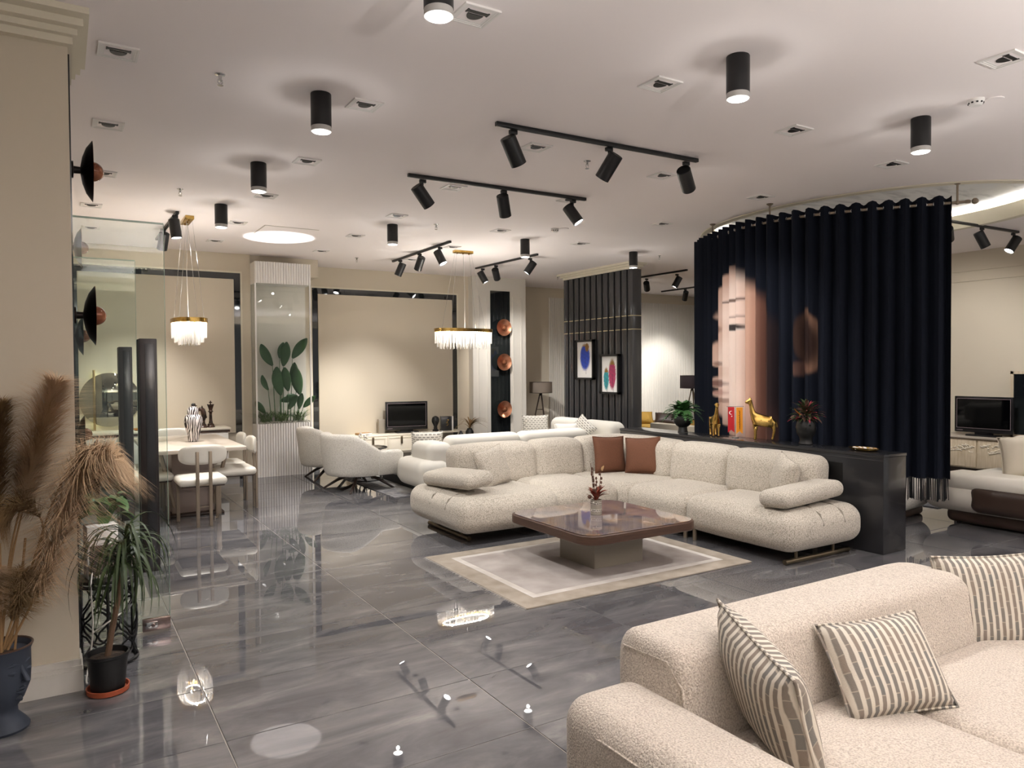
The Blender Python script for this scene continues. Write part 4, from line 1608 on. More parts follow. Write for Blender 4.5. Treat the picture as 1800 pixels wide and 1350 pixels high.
def picture(label, y0, y1, z0, z1, spec):
    """hangs on the partition, faces -X"""
    t = T('framed_picture', label, 'picture', (8.045, (y0 + y1) / 2, (z0 + z1) / 2), 0, 'feather pictures on the partition')
    wd, hg = y1 - y0, z1 - z0
    f = .035
    fb = B()
    for p0, p1 in (((-.06, -wd / 2, -hg / 2), (0, -wd / 2 + f, hg / 2)), ((-.06, wd / 2 - f, -hg / 2), (0, wd / 2, hg / 2)), ((-.06, -wd / 2, hg / 2 - f), (0, wd / 2, hg / 2)), ((-.06, -wd / 2, -hg / 2), (0, wd / 2, -hg / 2 + f))):
        fb.b2(p0, p1)
    obj('frame', fb, 'black', t)
    n, m_ = 50, 90
    b = B()
    W2, H2 = wd / 2 - f, hg / 2 - f
    vs = [(-.03, W2 - 2 * W2 * i / n, -H2 + 2 * H2 * j / m_) for j in range(m_ + 1) for i in range(n + 1)]
    b.add(vs, [(j * (n + 1) + i, j * (n + 1) + i + 1, (j + 1) * (n + 1) + i + 1, (j + 1) * (n + 1) + i) for j in range(m_) for i in range(n)])
    me = b.mesh('print', 'feather_print', None)
    at = me.color_attributes.new('print', 'FLOAT_COLOR', 'POINT')
    at.data.foreach_set('color', [x for v in vs for x in (*feather(-v[1], v[2], spec), 1)])
    obj('print', me, None, t)


picture('framed picture of a blue feather on the slatted partition', 10.31, 10.84, 1.38, 2.09, [(.0, .05, .15, .25, '2447b8', .75), (.06, .22, .06, .08, '8a6426', -1)])
picture('framed picture of a teal and a crimson feather on the slatted partition', 9.62, 10.13, 1.14, 1.82, [(-.1, -.08, .075, .2, '2f9097', .55), (.06, -.0, .1, .27, 'a8325a', .6)])

# ================================================================ WHITE SOFA GROUP BEHIND
t = T('sectional_sofa', 'white sectional sofa seen from behind, beyond the beige corner sofa', 'sofa', (0, 0, 0))
obj('seat', superrb((4.95, 8.75, .27), (2.3, .95, .3), .09, (0, 0, .02)), 'ivory_fabric', t, ang=None)
obj('seat', superrb((6.6, 9.2, .27), (1.1, 1.85, .3), .09, (0, 0, .02)), 'ivory_fabric', t, ang=None)
for x0, x1 in ((4.12, 5.2), (5.2, 6.3)):
    obj('backrest', superrb(((x0 + x1) / 2, 8.36, .5), (x1 - x0, .3, .5), .11), 'ivory_fabric', t, ang=None)
obj('armrest', superrb((3.98, 8.45, .5), (.36, .55, .36), .1), 'ivory_fabric', t, ang=None)
obj('armrest', superrb((3.88, 8.5, .3), (.42, .8, .36), .13), 'ivory_fabric', t, ang=None)
for y0, y1 in ((8.5, 9.35), (9.35, 10.15)):
    obj('backrest', superrb((7.08, (y0 + y1) / 2, .5), (.32, y1 - y0, .56), .12), 'ivory_fabric', t, ang=None)
obj('plinth', B().b2((3.95, 8.35, 0), (7.1, 10.05, .13)), 'black', t)
G = 'cushions on the white sectional sofa'
pillow('white patterned cushion below the tripod floor lamp', (6.4, 9.75, .7), R(-25), R(15), 'dash_white', .42, .3, .15, 0, G)
pillow('grey sequin-like patterned cushion standing on its corner on the white sofa', (6.72, 8.95, .66), R(-60), R(15), 'dash_white', .34, .34, .14, R(40), G)
pillow('plain white cushion beside the grey patterned one', (6.5, 9.05, .62), R(-30), R(15), 'white_cloth', .36, .28, .14, 0, G)
pillow('small patterned cushion at the free end of the white sofa beside the dark vase', (4.15, 8.95, .6), R(160), R(15), 'dash_white', .42, .34, .15, 0, G)

rug = T('rug', 'pale grey distressed rug under the armchairs and white sofa', 'rug', (5.0, 9.95, 0))
obj('border', B().rb((0, 0, .005), (3.0, 2.9, .01), .003), 'rug_grey_border', rug)
obj('field', B().b2((-1.3, -1.25, .0098), (1.3, 1.25, .0112)), 'rug_grey', rug)


# ---- tub armchairs
def tub(label, loc, rz):
    """faces local +X"""
    t = T('armchair', label, 'armchair', loc, rz, 'white tub armchairs')
    n = 40
    rings = []
    W, D = .40, .42
    path = []
    for k in range(n + 1):
        s = k / n
        if s < .25:
            q = s / .25
            path.append((D - (D + .0) * q, -W))
        elif s > .75:
            q = (s - .75) / .25
            path.append((D * q, W))
        else:
            a = R(-90 - 180 * (s - .25) / .5)
            path.append((.42 * math.cos(a), W * math.sin(a)))
    for k, (x, y) in enumerate(path):
        s = k / n
        if s < .25:
            nx, ny = 0, -1
        elif s > .75:
            nx, ny = 0, 1
        else:
            L = math.hypot(x / .42, y / W)
            nx, ny = x / .42, y / W
            L = math.hypot(nx, ny)
            nx, ny = nx / L, ny / L
        e = min(s, 1 - s)
        h = .53 + .23 * sst(.2, .38, e)
        th = .075
        z0 = .2
        endr = 1 if e > .06 else math.sqrt(max(.0, 1 - (1 - e / .06) ** 2)) * .75 + .25
        h = z0 + (h - z0) * (.82 + .18 * endr)
        th *= .5 + .5 * endr
        sec = []
        m_ = 16
        for j in range(m_):
            a = 2 * math.pi * j / m_
            ca, sa = math.cos(a), math.sin(a)
            oo = math.copysign(abs(ca) ** .55, ca) * th
            zz = (z0 + h) / 2 + math.copysign(abs(sa) ** .3, sa) * (h - z0) / 2
            lean = .06 * (zz - z0) / .5
            sec.append((x + nx * (oo + lean - .04), y + ny * (oo + lean - .04), zz))
        rings.append(sec)
    obj('shell', B().loft(rings), 'white_fabric', t, ang=None)
    obj('seat', superrb((.1, 0, .34), (.78, .66, .22), .1, (0, 0, .02)), 'white_fabric', t, ang=None)
    obj('back_seam', B().tube([(.0, -W - .085, .22), (.0, -W - .1, .4), (.02, -W - .105, .56)], .004, 6), 'paper', t)
    hub = obj('swivel_hub', B().lathe([(.14, .17), (.16, .2), (.05, .205)], 18), 'black', t)
    for sx in (-1, 1):
        for sy in (-1, 1):
            obj('leg', B().tube([(sx * .08, sy * .08, .19), (sx * .2, sy * .22, .11), (sx * .34, sy * .34, .0)], [.022, .02, .013], 8), 'dark_wood', t)
    return t


tub('white boucle tub armchair nearest the camera, with slanted dark legs', (3.4, 9.5, 0), R(12))
tub('white boucle tub armchair tucked beside the fluted planter', (3.4, 10.62, 0), R(-6))
t = T('side_table', 'round black side table with openwork wire base between the armchairs', 'side table', (3.75, 10.1, 0))
obj('top', B().lathe([(.27, .46), (.28, .463), (.28, .477), (.27, .48)], 32), 'black_gloss', t)
wr = B()
for k in range(8):
    a = 2 * math.pi * k / 8
    wr.tube([(.2 * math.cos(a) + .055 * math.cos(a + 1.57) * math.cos(q), .2 * math.sin(a) + .055 * math.sin(a + 1.57) * math.cos(q), .24 + .2 * math.sin(q)) for q in [2 * math.pi * j / 14 for j in range(14)]], .007, 5, closed=True)
wr.tube([(.22 * math.cos(q), .22 * math.sin(q), .012) for q in [2 * math.pi * j / 24 for j in range(24)]], .012, 6, closed=True)
obj('wire_base', wr, 'black_metal', t)
t = T('orchid', 'small white flowers standing on the round side table', 'flowers', (3.72, 10.2, .48))
obj('vase', B().lathe([(.03, 0), (.04, .03), (.025, .07), (.02, .075)], 14), 'white_gloss', t)
for k in range(7):
    a = k * 2.4
    s_ = obj('stem', B().tube([(0, 0, .06), (.06 * math.cos(a), .06 * math.sin(a), .12 + .01 * k)], .002, 5), 'leaf_dark', t)
    obj('blossom', B().sph((.06 * math.cos(a), .06 * math.sin(a), .12 + .01 * k), .022, 8, 6, (1, 1, .6)), 'paper', s_)

# ================================================================ TELEVISION WALL
t = T('tv_unit', 'low cream television unit with ring-pull drawer fronts on a taupe plinth', 'tv unit', (0, 0, 0))
obj('cabinet', B().rb((4.76, 12.1, .3), (1.05, .42, .32), .006), 'cream_lacquer', t)
for x0 in (4.25, 4.77):
    d = obj('drawer', B().rb((x0 + .255, 11.885, .3), (.495, .02, .27), .004), 'cream_lacquer', t)
    fb = B()
    for p0, p1 in (((x0 + .03, 11.868, .4), (x0 + .48, 11.876, .42)), ((x0 + .03, 11.868, .18), (x0 + .48, 11.876, .2)), ((x0 + .03, 11.868, .2), (x0 + .05, 11.876, .4)), ((x0 + .46, 11.868, .2), (x0 + .48, 11.876, .4))):
        fb.b2(p0, p1)
    obj('moulding', fb, 'plaster', d)
    obj('handle', B().rb((x0 + .255, 11.862, .37), (.035, .018, .13), .004), 'bronze', d)
obj('open_shelf', B().b2((5.29, 11.92, .14), (5.9, 12.3, .17)).b2((5.29, 12.28, .17), (5.9, 12.3, .44)).b2((5.6, 11.92, .17), (5.62, 12.3, .44)), 'light_wood', t)
obj('top_board', B().rb((5.25, 12.1, .455), (2.1, .44, .025), .004), 'cream_lacquer', t)
obj('plinth', B().b2((4.35, 12.0, 0), (5.85, 12.3, .14)), 'taupe', t)


def tv(name_label, loc, rz, w, h, refl=None):
    t = T('television', name_label, 'television', loc, rz)
    obj('housing', B().rb((0, 0, h / 2 + .05), (w, .045, h), .006), 'tv_plastic', t)
    fb = B()
    bw, y = .006, -.0235
    x, z0, z1 = w / 2 - .03, .05 + .06, .05 + h - .03
    for p0, p1 in (((-x, y - .001, z0), (x, y, z0 + bw)), ((-x, y - .001, z1 - bw), (x, y, z1)), ((-x, y - .001, z0), (-x + bw, y, z1)), ((x - bw, y - .001, z0), (x, y, z1))):
        fb.b2(p0, p1)
    obj('bezel_line', fb, 'bezel', t)
    obj('screen', B().b2((-x + bw, y - .0006, z0 + bw), (x - bw, y, z1 - bw)), 'screen', t)
    obj('foot', B().rb((0, 0, .012), (w * .52, .2, .024), .006), 'tv_plastic', t)
    obj('neck', B().rb((0, .01, .045), (w * .3, .05, .05), .004), 'tv_plastic', t)
    obj('maker_mark', B().b2((-x, y - .0008, .075), (-x + .09, y, .083)), 'bezel', t)
    return t


tv('black flat television on the cream unit against the framed beige wall', (5.22, 12.1, .468), R(-8), .76, .5)
o = obj('speaker_box', B().rb((4.8, 12.24, .59), (.12, .08, .25), .004), 'taupe')
tag(o, 'grey box standing half behind the television', 'box')
t = T('book', 'brown leather-bound book lying at the end of the television unit', 'book', (4.42, 12.1, .468), R(10))
obj('cover', B().rb((0, 0, .018), (.24, .16, .036), .004), 'straw', t)
obj('pages', B().b2((-.1, -.082, .006), (.118, -.079, .03)), 'paper', t)
t = T('bust', 'small black head bust beside the television', 'bust', (5.76, 12.05, .468))
bb = B().lathe([(.055, 0), (.055, .02), (.035, .04), (.03, .09), (.045, .12), (.068, .17), (.07, .21), (.055, .25), (.02, .272), (.001, .275)], 20)
bb.sph((.0, -.07, .16), .014, 8, 6, (.8, 1, 1.6)).sph((-.02, -.064, .19), .012, 8, 5).sph((.025, -.064, .19), .012, 8, 5).sph((0, -.062, .125), .016, 8, 5, (1.2, 1, .6))
obj('head', bb, 'black', t)
t = T('display_box', 'black display box with a gold hook emblem beside the bust', 'box', (5.98, 12.08, .468), R(-14))
obj('case', B().rb((0, 0, .13), (.2, .12, .26), .004), 'black_gloss', t)
obj('side', B().rb((.115, 0, .13), (.03, .12, .26), .003), 'paper', t)
em = B().tube([(.03, -.062, .16), (-.0, -.062, .165), (-.005, -.062, .14), (.02, -.062, .14), (.035, -.062, .12), (.02, -.062, .095), (-.005, -.062, .1)], .006, 6)
em.box((.03, -.061, .195), (.03, .004, .012))
obj('emblem', em, 'gold', t)
t = T('grass_vase', 'dark vase of brown dried grass right of the television unit', 'vase', (6.08, 11.35, .0))
obj('pedestal', B().rb((0, 0, .2), (.3, .3, .4), .006), 'light_wood', t)
obj('vase', B().lathe([(.05, .4), (.075, .44), (.07, .5), (.04, .54), (.045, .55)], 20), 'black', t)
gl_ = leaf_b(.38, .018, 1.1, 7).mesh('grass_blade', 'pampas_dark', None)
for k in range(40):
    obj('grass_blade', gl_, None, t, (0, 0, .53), (0, rnd.uniform(-.1, .45), rnd.uniform(-1.2, 1.2) if k % 3 else rnd.random() * 6.3))
t = T('dark_vase', 'small black bottle vase standing in front of the dried grass', 'vase', (5.83, 11.2, 0))
obj('pedestal', B().rb((0, 0, .2), (.2, .2, .4), .006), 'light_wood', t)
obj('body', B().lathe([(.035, .4), (.05, .43), (.05, .47), (.02, .51), (.018, .53)], 18), 'black', t)


# ---- floor lamps
def tripod_lamp(label, loc, shade_r, z0, z1, mat, lmat):
    t = T('floor_lamp', label, 'floor lamp', loc, 0)
    obj('shade', B().lathe([(shade_r, z0), (shade_r + .002, z0 + .004), (shade_r, z1), (shade_r - .004, z1), (shade_r - .004, z0), (shade_r, z0)], 32, cap=False), mat, t)
    obj('trim', B().tube([((shade_r + .002) * math.cos(k * math.pi / 16), (shade_r + .002) * math.sin(k * math.pi / 16), z1) for k in range(32)], .004, 6, closed=True).tube([((shade_r + .002) * math.cos(k * math.pi / 16), (shade_r + .002) * math.sin(k * math.pi / 16), z0) for k in range(32)], .004, 6, closed=True), 'dark_wood', t)
    obj('socket', B().cyl((0, 0, z0 - .06), (0, 0, z0 + .1), .03, n=12), 'black', t)
    for k in range(3):
        a = 2 * math.pi * k / 3 + .5
        obj('leg', B().tube([(.02 * math.cos(a), .02 * math.sin(a), z0 - .02), (.26 * math.cos(a), .26 * math.sin(a), 0)], [.014, .011], 8), lmat, t)
    obj('spreader', B().tube([(.09 * math.cos(2 * math.pi * k / 3 + .5), .09 * math.sin(2 * math.pi * k / 3 + .5), z0 * .68) for k in range(3)], .005, 6, closed=True), lmat, t)
    return t


tripod_lamp('tripod floor lamp with a taupe drum shade beside the fluted wall', (8.48, 12.7, 0), .235, 1.08, 1.3, 'shade_taupe', 'dark_wood')
tripod_lamp('floor lamp with a dark purple drum shade at the curtain edge', (12.0, 11.9, 0), .27, 1.12, 1.4, 'shade_dark', 'bronze')

# ================================================================ DINING AREA
t = T('dining_table', 'rectangular pale oak dining table on a block pedestal', 'table', (1.245, 9.35, 0))
obj('tabletop', B().rb((0, 0, .74), (.98, 1.86, .045), .01, 2), 'table_oak', t)
obj('pedestal', B().rb((0, .05, .37), (.44, 1.15, .7), .01), 'mauve_panel', t)
obj('base_plate', B().rb((0, .05, .012), (.6, 1.4, .024), .004), 'dark_wood', t)
for sx in (-1, 1):
    obj('brace', B().tube([(sx * .2, -.55, .1), (sx * .34, -.62, .71)], .022, 6), 'champagne', t)


def dining_chair():
    """faces +Y, backrest on -Y"""
    t = T('dining_chair', '', 'chair', (0, 0, 0), 0, 'cream dining chairs')
    obj('seat', superrb((0, .0, .455), (.47, .46, .085), .042, (0, 0, .012), 3, 5), 'leather_cream', t, ang=None)
    obj('seat_rim', B().rb((0, 0, .41), (.42, .42, .02), .009), 'dark_wood', t)
    b = B()
    n = 24
    rg = []
    for zf, sc in ((-.5, .0), (-.5, .7), (-.42, .9), (-.2, 1), (.2, 1), (.4, .96), (.48, .82), (.5, .7), (.5, .0)):
        pass

    def pt(u, v, side):
        # superellipse plate, curved towards the sitter at its ends
        a = 2 * math.pi * u
        ca, sa = math.cos(a), math.sin(a)
        x = .235 * math.copysign(abs(ca) ** .55, ca) * v
        z = .1 * math.copysign(abs(sa) ** .7, sa) * v
        th = .02 * (1 - v ** 6) ** .5
        return (x, -.24 + .5 * x * x * 1.6 + side * th, .735 + z)
    b.grid(lambda u, v: pt(u, v, -1), 32, 8)
    b.grid(lambda u, v: pt(1 - u, v, 1), 32, 8)
    obj('backrest', b, 'leather_cream', t, ang=None)
    for sx in (-1, 1):
        obj('post', B().rb((sx * .062, -.255 - .0, .385), (.033, .026, .77), .004), 'champagne', t)
        obj('leg', B().rb((sx * .195, .17, .2), (.033, .03, .4), .004), 'champagne', t)
    obj('stretcher', B().b2((-.06, -.262, .2), (.06, -.25, .21)).b2((-.06, -.262, .42), (.06, -.25, .43)), 'champagne', t)
    return t


dc = dining_chair()
dc.location = (1.235, 8.29, 0)
dc['label'] = 'cream dining chair with its back to the camera at the table head'
dup(dc, (1.66, 8.86, 0), R(90), 'cream dining chair at the long table side nearest the fluted planter')
dup(dc, (1.67, 9.44, 0), R(90), 'second cream dining chair along the side towards the fluted planter')
dup(dc, (.8, 8.86, 0), R(-90), 'cream dining chair behind the glass door bars, table side')
dup(dc, (.8, 9.5, 0), R(-90), 'cream dining chair farther along the side by the doors')
dup(dc, (1.24, 10.42, 0), R(180), 'cream dining chair at the far table head before the sideboard')

t = T('ginger_jar', 'zebra-striped lidded jar standing on the dining table', 'jar', (1.32, 9.3, .763))
obj('body', B().lathe([(.05, 0), (.058, .006), (.062, .06), (.085, .15), (.103, .23), (.1, .28), (.075, .315), (.05, .325)], 32), 'zebra', t)
ld = obj('lid', B().lathe([(.056, .32), (.062, .328), (.062, .37), (.045, .4), (.015, .415)], 28), 'zebra', t)
obj('knob', B().sph((0, 0, .43), .02, 12, 8), 'black', ld)


# sideboard, mirror, chess pieces
t = T('sideboard', 'long pale sideboard below the round mirror', 'sideboard', (0, 0, 0))
obj('body', B().rb((1.12, 11.3, .52), (1.84, .4, .46), .006), 'white_gloss', t)
obj('top_board', B().rb((1.12, 11.29, .765), (1.9, .44, .03), .004), 'cream_lacquer', t)
obj('front_rail', B().b2((.19, 11.085, .715), (2.06, 11.097, .745)), 'walnut', t)
for k in range(4):
    d = obj('door', B().rb((.43 + k * .46, 11.09, .5), (.45, .02, .4), .003), 'white_gloss', t)
    obj('handle', B().rb((.22 + k * .46, 11.075, .6), (.012, .015, .12), .002), 'bronze', d)
for x in (.4, 1.85):
    for y in (11.15, 11.45):
        obj('leg', B().cyl((x, y, 0), (x, y, .3), .02, n=10), 'champagne', t)
t = T('round_mirror', 'round smoked mirror with a vertical lit bar, above the sideboard', 'mirror', (.58, 11.5, 1.2))
obj('glass', B().lathe([(.37, 0), (.37, .012), (.36, .018), (.001, .018)], 56).xf(Matrix.Rotation(R(90), 4, 'X')), 'mirror_tint', t)
obj('halo_strip', B().tube([(.345 * math.cos(2 * math.pi * k / 48), .016, .345 * math.sin(2 * math.pi * k / 48)) for k in range(48)], .006, 5, closed=True), 'led_yellow', t)
obj('bar', B().rb((-.19, -.045, .0), (.03, .03, .82), .003), 'brass', t)
obj('bar_glow', B().b2((-.2, -.026, -.37), (-.18, -.02, .37)), 'led_yellow', t)


def chess(label, loc, kind):
    t = T('chess_sculpture', label, 'sculpture', loc, 0, 'chess sculptures on the sideboard')
    base = [(.055, 0), (.057, .012), (.045, .03), (.047, .045), (.03, .06)]
    if kind == 'knight':
        obj('base', B().lathe(base + [(.026, .1), (.03, .11)], 20), 'chess', t)
        V = [(0, .11, .03), (.012, .17, .036), (.005, .22, .036), (-.012, .265, .03), (-.035, .27, .024), (-.065, .245, .017), (-.08, .228, .012)]
        b = B().tube([(x, 0, z) for x, z, r in V], [r for *_, r in V], 12)
        b.tube([(-.01, .012, .28), (-.012, .016, .315)], [.01, .003], 6).tube([(-.01, -.012, .28), (-.012, -.016, .315)], [.01, .003], 6)
        b.loft([[(.03 + .012 * math.sin(k * .5), s * .006, .13 + .02 * k) for s in (-1, 1)] + [(.05 + .008 * math.sin(k * 1.4) - .004 * k, 0, .135 + .02 * k)] for k in range(8)])
        obj('horse_head', b, 'chess', t)
    else:
        h = .36 if kind == 'king' else .33
        obj('base', B().lathe(base + [(.022, .1), (.019, h * .55), (.024, h * .6), (.038, h * .62), (.026, h * .66), (.024, h * .7), (.042, h * .86), (.03, h * .88), (.012, h * .92)], 20), 'chess', t)
        c = B()
        if kind == 'king':
            c.box((0, 0, h * .97), (.014, .01, .06)).box((0, 0, h * .985), (.044, .01, .012))
            for k in range(8):
                a = k * math.pi / 4
                c.tube([(.03 * math.cos(a), .03 * math.sin(a), h * .85), (.047 * math.cos(a), .047 * math.sin(a), h * .92)], [.01, .003], 6)
        else:
            c.box((0, 0, h * .95), (.06, .012, .012)).sph((0, 0, h * 1.0), .014, 8, 6).box((0, 0, h * .98), (.012, .01, .05))
        obj('crown', c, 'chess', t)


chess('dark king-like chess sculpture, tallest of the three', (1.83, 11.25, .78), 'king')
chess('dark knight chess sculpture, middle of the three', (1.72, 11.2, .78), 'knight')
chess('dark bishop-like chess sculpture partly hidden by the zebra jar', (1.62, 11.25, .78), 'queen')
t = T('fruit_bowl', 'small yellow dish on the sideboard beneath the mirror', 'bowl', (.9, 11.25, .78))
obj('dish', B().lathe([(.03, 0), (.06, .02), (.065, .03), (.055, .022), (.001, .01)], 20), 'led_dish' if 'led_dish' in MATS else 'orange_flag', t)
obj('filling', B().sph((0, 0, .02), .045, 10, 6, (1, 1, .4)), 'ochre', t)

# ================================================================ GLASS PLANTER
t = T('planter_box', 'tall white fluted planter with glass front and fluted header', 'planter', (0, 0, 0))
X0, X1, Y0, Y1 = 2.47, 3.3, 11.25, 11.6
obj('fluted_base', flutes(X0, X1, 0, .79, Y0 + .02, .038, .018), 'white', t, ang=60)
obj('base_core', B().b2((X0, Y0 + .02, 0), (X1, Y1, .785)), 'white', t)
obj('fluted_header', flutes(X0, X1, 2.88, 3.2, Y0 + .02, .038, .018), 'white', t, ang=60)
obj('header_core', B().b2((X0, Y0 + .02, 2.88), (X1, Y1, 3.198)), 'white', t)
obj('front_pane', B().b2((X0 + .01, Y0 + .012, .79), (X1 - .01, Y0 + .018, 2.88)), 'glass_clear', t)
obj('side_pane', B().b2((X0, Y0 + .02, .79), (X0 + .006, Y1 - .01, 2.88)), 'glass_clear', t)
obj('back_panel', B().b2((X0, Y1 - .015, .79), (X1, Y1 - .005, 2.88)), 'wall_white', t)
for x in (X0 + .008, X1 - .015):
    obj('edge_strip', B().b2((x - .012, Y0 + .005, .79), (x + .008, Y0 + .022, 2.88)), 'white', t)
gv = B()
for k in range(420):
    gv.sph((rnd.uniform(X0 + .03, X1 - .03), rnd.uniform(Y0 + .04, Y1 - .04), .79 + rnd.uniform(0, .022)), rnd.uniform(.008, .016), 5, 4, (1, 1, .7))
o = obj('gravel', gv, 'gravel', t)
o['kind'] = 'stuff'

t = T('strelitzia', 'tall large-leaved green plant inside the glass planter', 'plant', (2.88, 11.43, .79))


def paddle(L, w):
    b = B()
    n = 10
    rows = []
    for k in range(n + 1):
        s = k / n
        ww = w * (math.sin(math.pi * min(1, s * .95 + .03)) ** .7)
        cx, cz = .18 * L * s * s, L * s * (1 - .12 * s)
        rows.append([(cx - .1 * ww, -ww / 2, cz), (cx + .02, -ww / 4, cz), (cx, 0, cz), (cx + .02, ww / 4, cz), (cx - .1 * ww, ww / 2, cz)])
    return b.add([q for r_ in rows for q in r_], [(k * 5 + j, k * 5 + j + 1, k * 5 + j + 6, k * 5 + j + 5) for k in range(n) for j in range(4)])


pm = {L: paddle(L, L * .36).mesh('leaf', 'leaf_dark', None) for L in (.28, .42, .5)}
# (x, y, z of leaf base, length, roll in picture plane (deg), yaw)
PL = [(-.13, 0, .87, .42, -32, -80), (-.02, .02, .98, .34, 8, -75), (.03, .0, .86, .38, 10, -110), (.17, .0, .98, .42, 35, -95),
      (-.02, -.04, .42, .5, -12, -85), (.09, -.04, .48, .42, -10, -95), (.28, .0, .42, .46, -12, -90), (.24, .04, .55, .4, -10, -80),
      (-.2, 0, .5, .3, -28, -70), (-.24, .02, .15, .25, -40, -90), (-.02, .03, .33, .18, 80, -90), (.09, -.05, .2, .3, 30, -100), (.3, .02, .35, .2, -75, -90), (.25, -.05, .2, .3, 8, -90), (.33, .0, .22, .3, 45, -90)]
for x, y, z, L, rl, yw in PL:
    me = pm[min(pm, key=lambda q: abs(q - L))]
    o = obj('leaf', me, None, t, (x, y, z), (Matrix.Rotation(R(rl), 3, 'Y') @ Matrix.Rotation(R(yw), 3, 'Z')).to_euler())
    obj('stem', B().tube([(x * .75, y, 0), (x * .88, y, z * .5), (x, y, z + .01)], [.008, .006, .004], 6), 'leaf_mid', t)
gm = leaf_b(.26, .012, .8, 5).mesh('blade', 'leaf_grass', None)
for i, (x, lb) in enumerate(((2.62, 'feathery green grass tuft at the pillar side of the glass planter'), (2.86, 'feathery green grass tuft in the middle of the glass planter'), (3.12, 'feathery green grass tuft at the television side of the glass planter'))):
    t = T('grass_tuft', lb, 'plant', (x, 11.38, .8), 0, 'grass tufts in the planter')
    for k in range(70):
        obj('blade', gm, None, t, (rnd.uniform(-.07, .07), rnd.uniform(-.05, .06), 0), (0, rnd.uniform(0, .5), rnd.random() * 6.3))

# ================================================================ RIGHT ROOM
t = T('sideboard', 'carved pale wood sideboard under the television beyond the curtain', 'sideboard', (0, 0, 0))
obj('body', B().rb((11.6, 5.6, .3), (.46, 3.0, .44), .006), 'light_wood', t)
obj('top_board', B().rb((11.58, 5.6, .535), (.52, 3.06, .03), .004), 'greige', t)
for k in range(4):
    y = 4.47 + k * .75
    d = obj('drawer', B().rb((11.36, y, .3), (.02, .72, .4), .003), 'light_wood', t)
    cv = B()
    for q in range(42):
        yy, zz = y - .32 + .64 * ((q * .618) % 1), .32 + .12 * ((q * .37) % 1)
        a = q * 1.3
        cv.tube([(11.346, yy, zz), (11.342, yy + .04 * math.cos(a), zz + .018 * math.sin(a)), (11.346, yy + .07 * math.cos(a + .6), zz + .03 * math.sin(a + .6))], .007, 5)
    obj('carving', cv, 'cream_lacquer', d)
obj('plinth', B().b2((11.45, 4.2, 0), (11.8, 7.0, .09)), 'dark_wood', t)
tv('black flat television on the carved sideboard beyond the curtain', (11.5, 5.58, .55), R(-90), .8, .53)
t = T('leaning_mirror', 'pale-framed mirror leaning by the second television', 'mirror', (11.72, 4.9, .55))
obj('frame', B().b2((-.02, -.42, 0), (.02, -.38, .95)).b2((-.02, .38, 0), (.02, .42, .95)).b2((-.02, -.42, .91), (.02, .42, .95)).b2((-.02, -.42, 0), (.02, .42, .04)), 'light_wood', t)
obj('glass', B().b2((-.01, -.38, .04), (0, .38, .91)), 'black_mirror', t)
t = T('sofa', 'cream sofa with a brown leather side and brown plinth, beyond the curtain', 'sofa', (0, 0, 0))
obj('body', superrb((8.3, 3.2, .29), (1.5, 2.2, .32), .15, (.02, .02, 0)), 'leather_cream', t, ang=None)
obj('armrest', superrb((7.75, 3.1, .44), (.42, 2.0, .17), .08), 'leather_cream', t, ang=None)
obj('leather_band', superrb((7.62, 2.85, .29), (.2, 1.9, .27), .09), 'brown_leather', t, ang=None)
obj('plinth', superrb((8.3, 3.1, .09), (1.3, 1.95, .14), .06), 'brown_leather', t, ang=None)
obj('backrest', superrb((8.9, 3.1, .6), (.3, 1.9, .45), .12), 'leather_cream', t, ang=None)
G = 'cushions on the far cream sofa'
pillow('cream cushion on the far sofa with a pointed upper corner', (8.2, 3.55, .68), R(-60), R(14), 'cream_pillow', .5, .42, .16, R(-6), G)
pillow('second cream cushion cut by the picture edge on the far sofa', (8.12, 3.12, .66), R(-50), R(14), 'cream_pillow', .46, .4, .16, R(4), G)
t = T('rug', 'dark patterned rug below the curtain fringe', 'rug', (9.6, 5.6, 0))
obj('field', B().rb((0, 0, .005), (2.6, 2.2, .01), .003), 'rug_dark', t)
t = T('pouf', 'white upholstered seat with brown plinth peeking out under the curtain', 'seat', (7.55, 4.8, 0), R(8))
obj('cushion', superrb((0, 0, .25), (.8, 1.0, .36), .16), 'white_fabric', t, ang=None)
obj('plinth', superrb((0, 0, .05), (.62, .82, .1), .04), 'brown_leather', t, ang=None)

# ================================================================ ROOM BEHIND THE PARTITION
t = T('bed', 'bed with a ribbed ochre blanket behind the partition', 'bed', (10.0, 10.0, 0))
obj('base', B().rb((0, 0, .2), (2.0, 2.6, .4), .02), 'beige_panel', t)
obj('blanket', superrb((.04, .0, .45), (2.0, 2.56, .14), .05), 'ochre', t, ang=None)
obj('footboard', B().rb((-.92, -.7, .3), (.2, 1.3, .6), .02), 'beige_panel', t)
pillow('dark printed cushion lying on the ochre bed', (9.75, 10.35, .62), R(-40), R(55), 'brown_leather', .42, .32, .12, R(6), 'cushions on the ochre bed')
pillow('ochre bolster cushion at the partition edge of the bed', (9.45, 10.7, .62), R(-30), R(40), 'ochre', .45, .3, .16, 0, 'cushions on the ochre bed')

# ================================================================ NEAR LEFT CORNER
# face planter with pampas
t = T('face_planter', 'dark blue-grey planter with a moulded face, holding pampas grass', 'planter', (-.245, 3.98, 0))
pb = B().lathe([(.1, 0), (.105, .012), (.09, .035), (.06, .07), (.058, .1), (.085, .14), (.108, .2), (.112, .27), (.112, .35), (.122, .375), (.116, .376), (.104, .35), (.001, .33)], 40)
fd = Vector((.72, -.69, 0))


def at_face(a_deg, z, r):
    a = math.atan2(fd.y, fd.x) + R(a_deg)
    return (r * math.cos(a), r * math.sin(a), z)


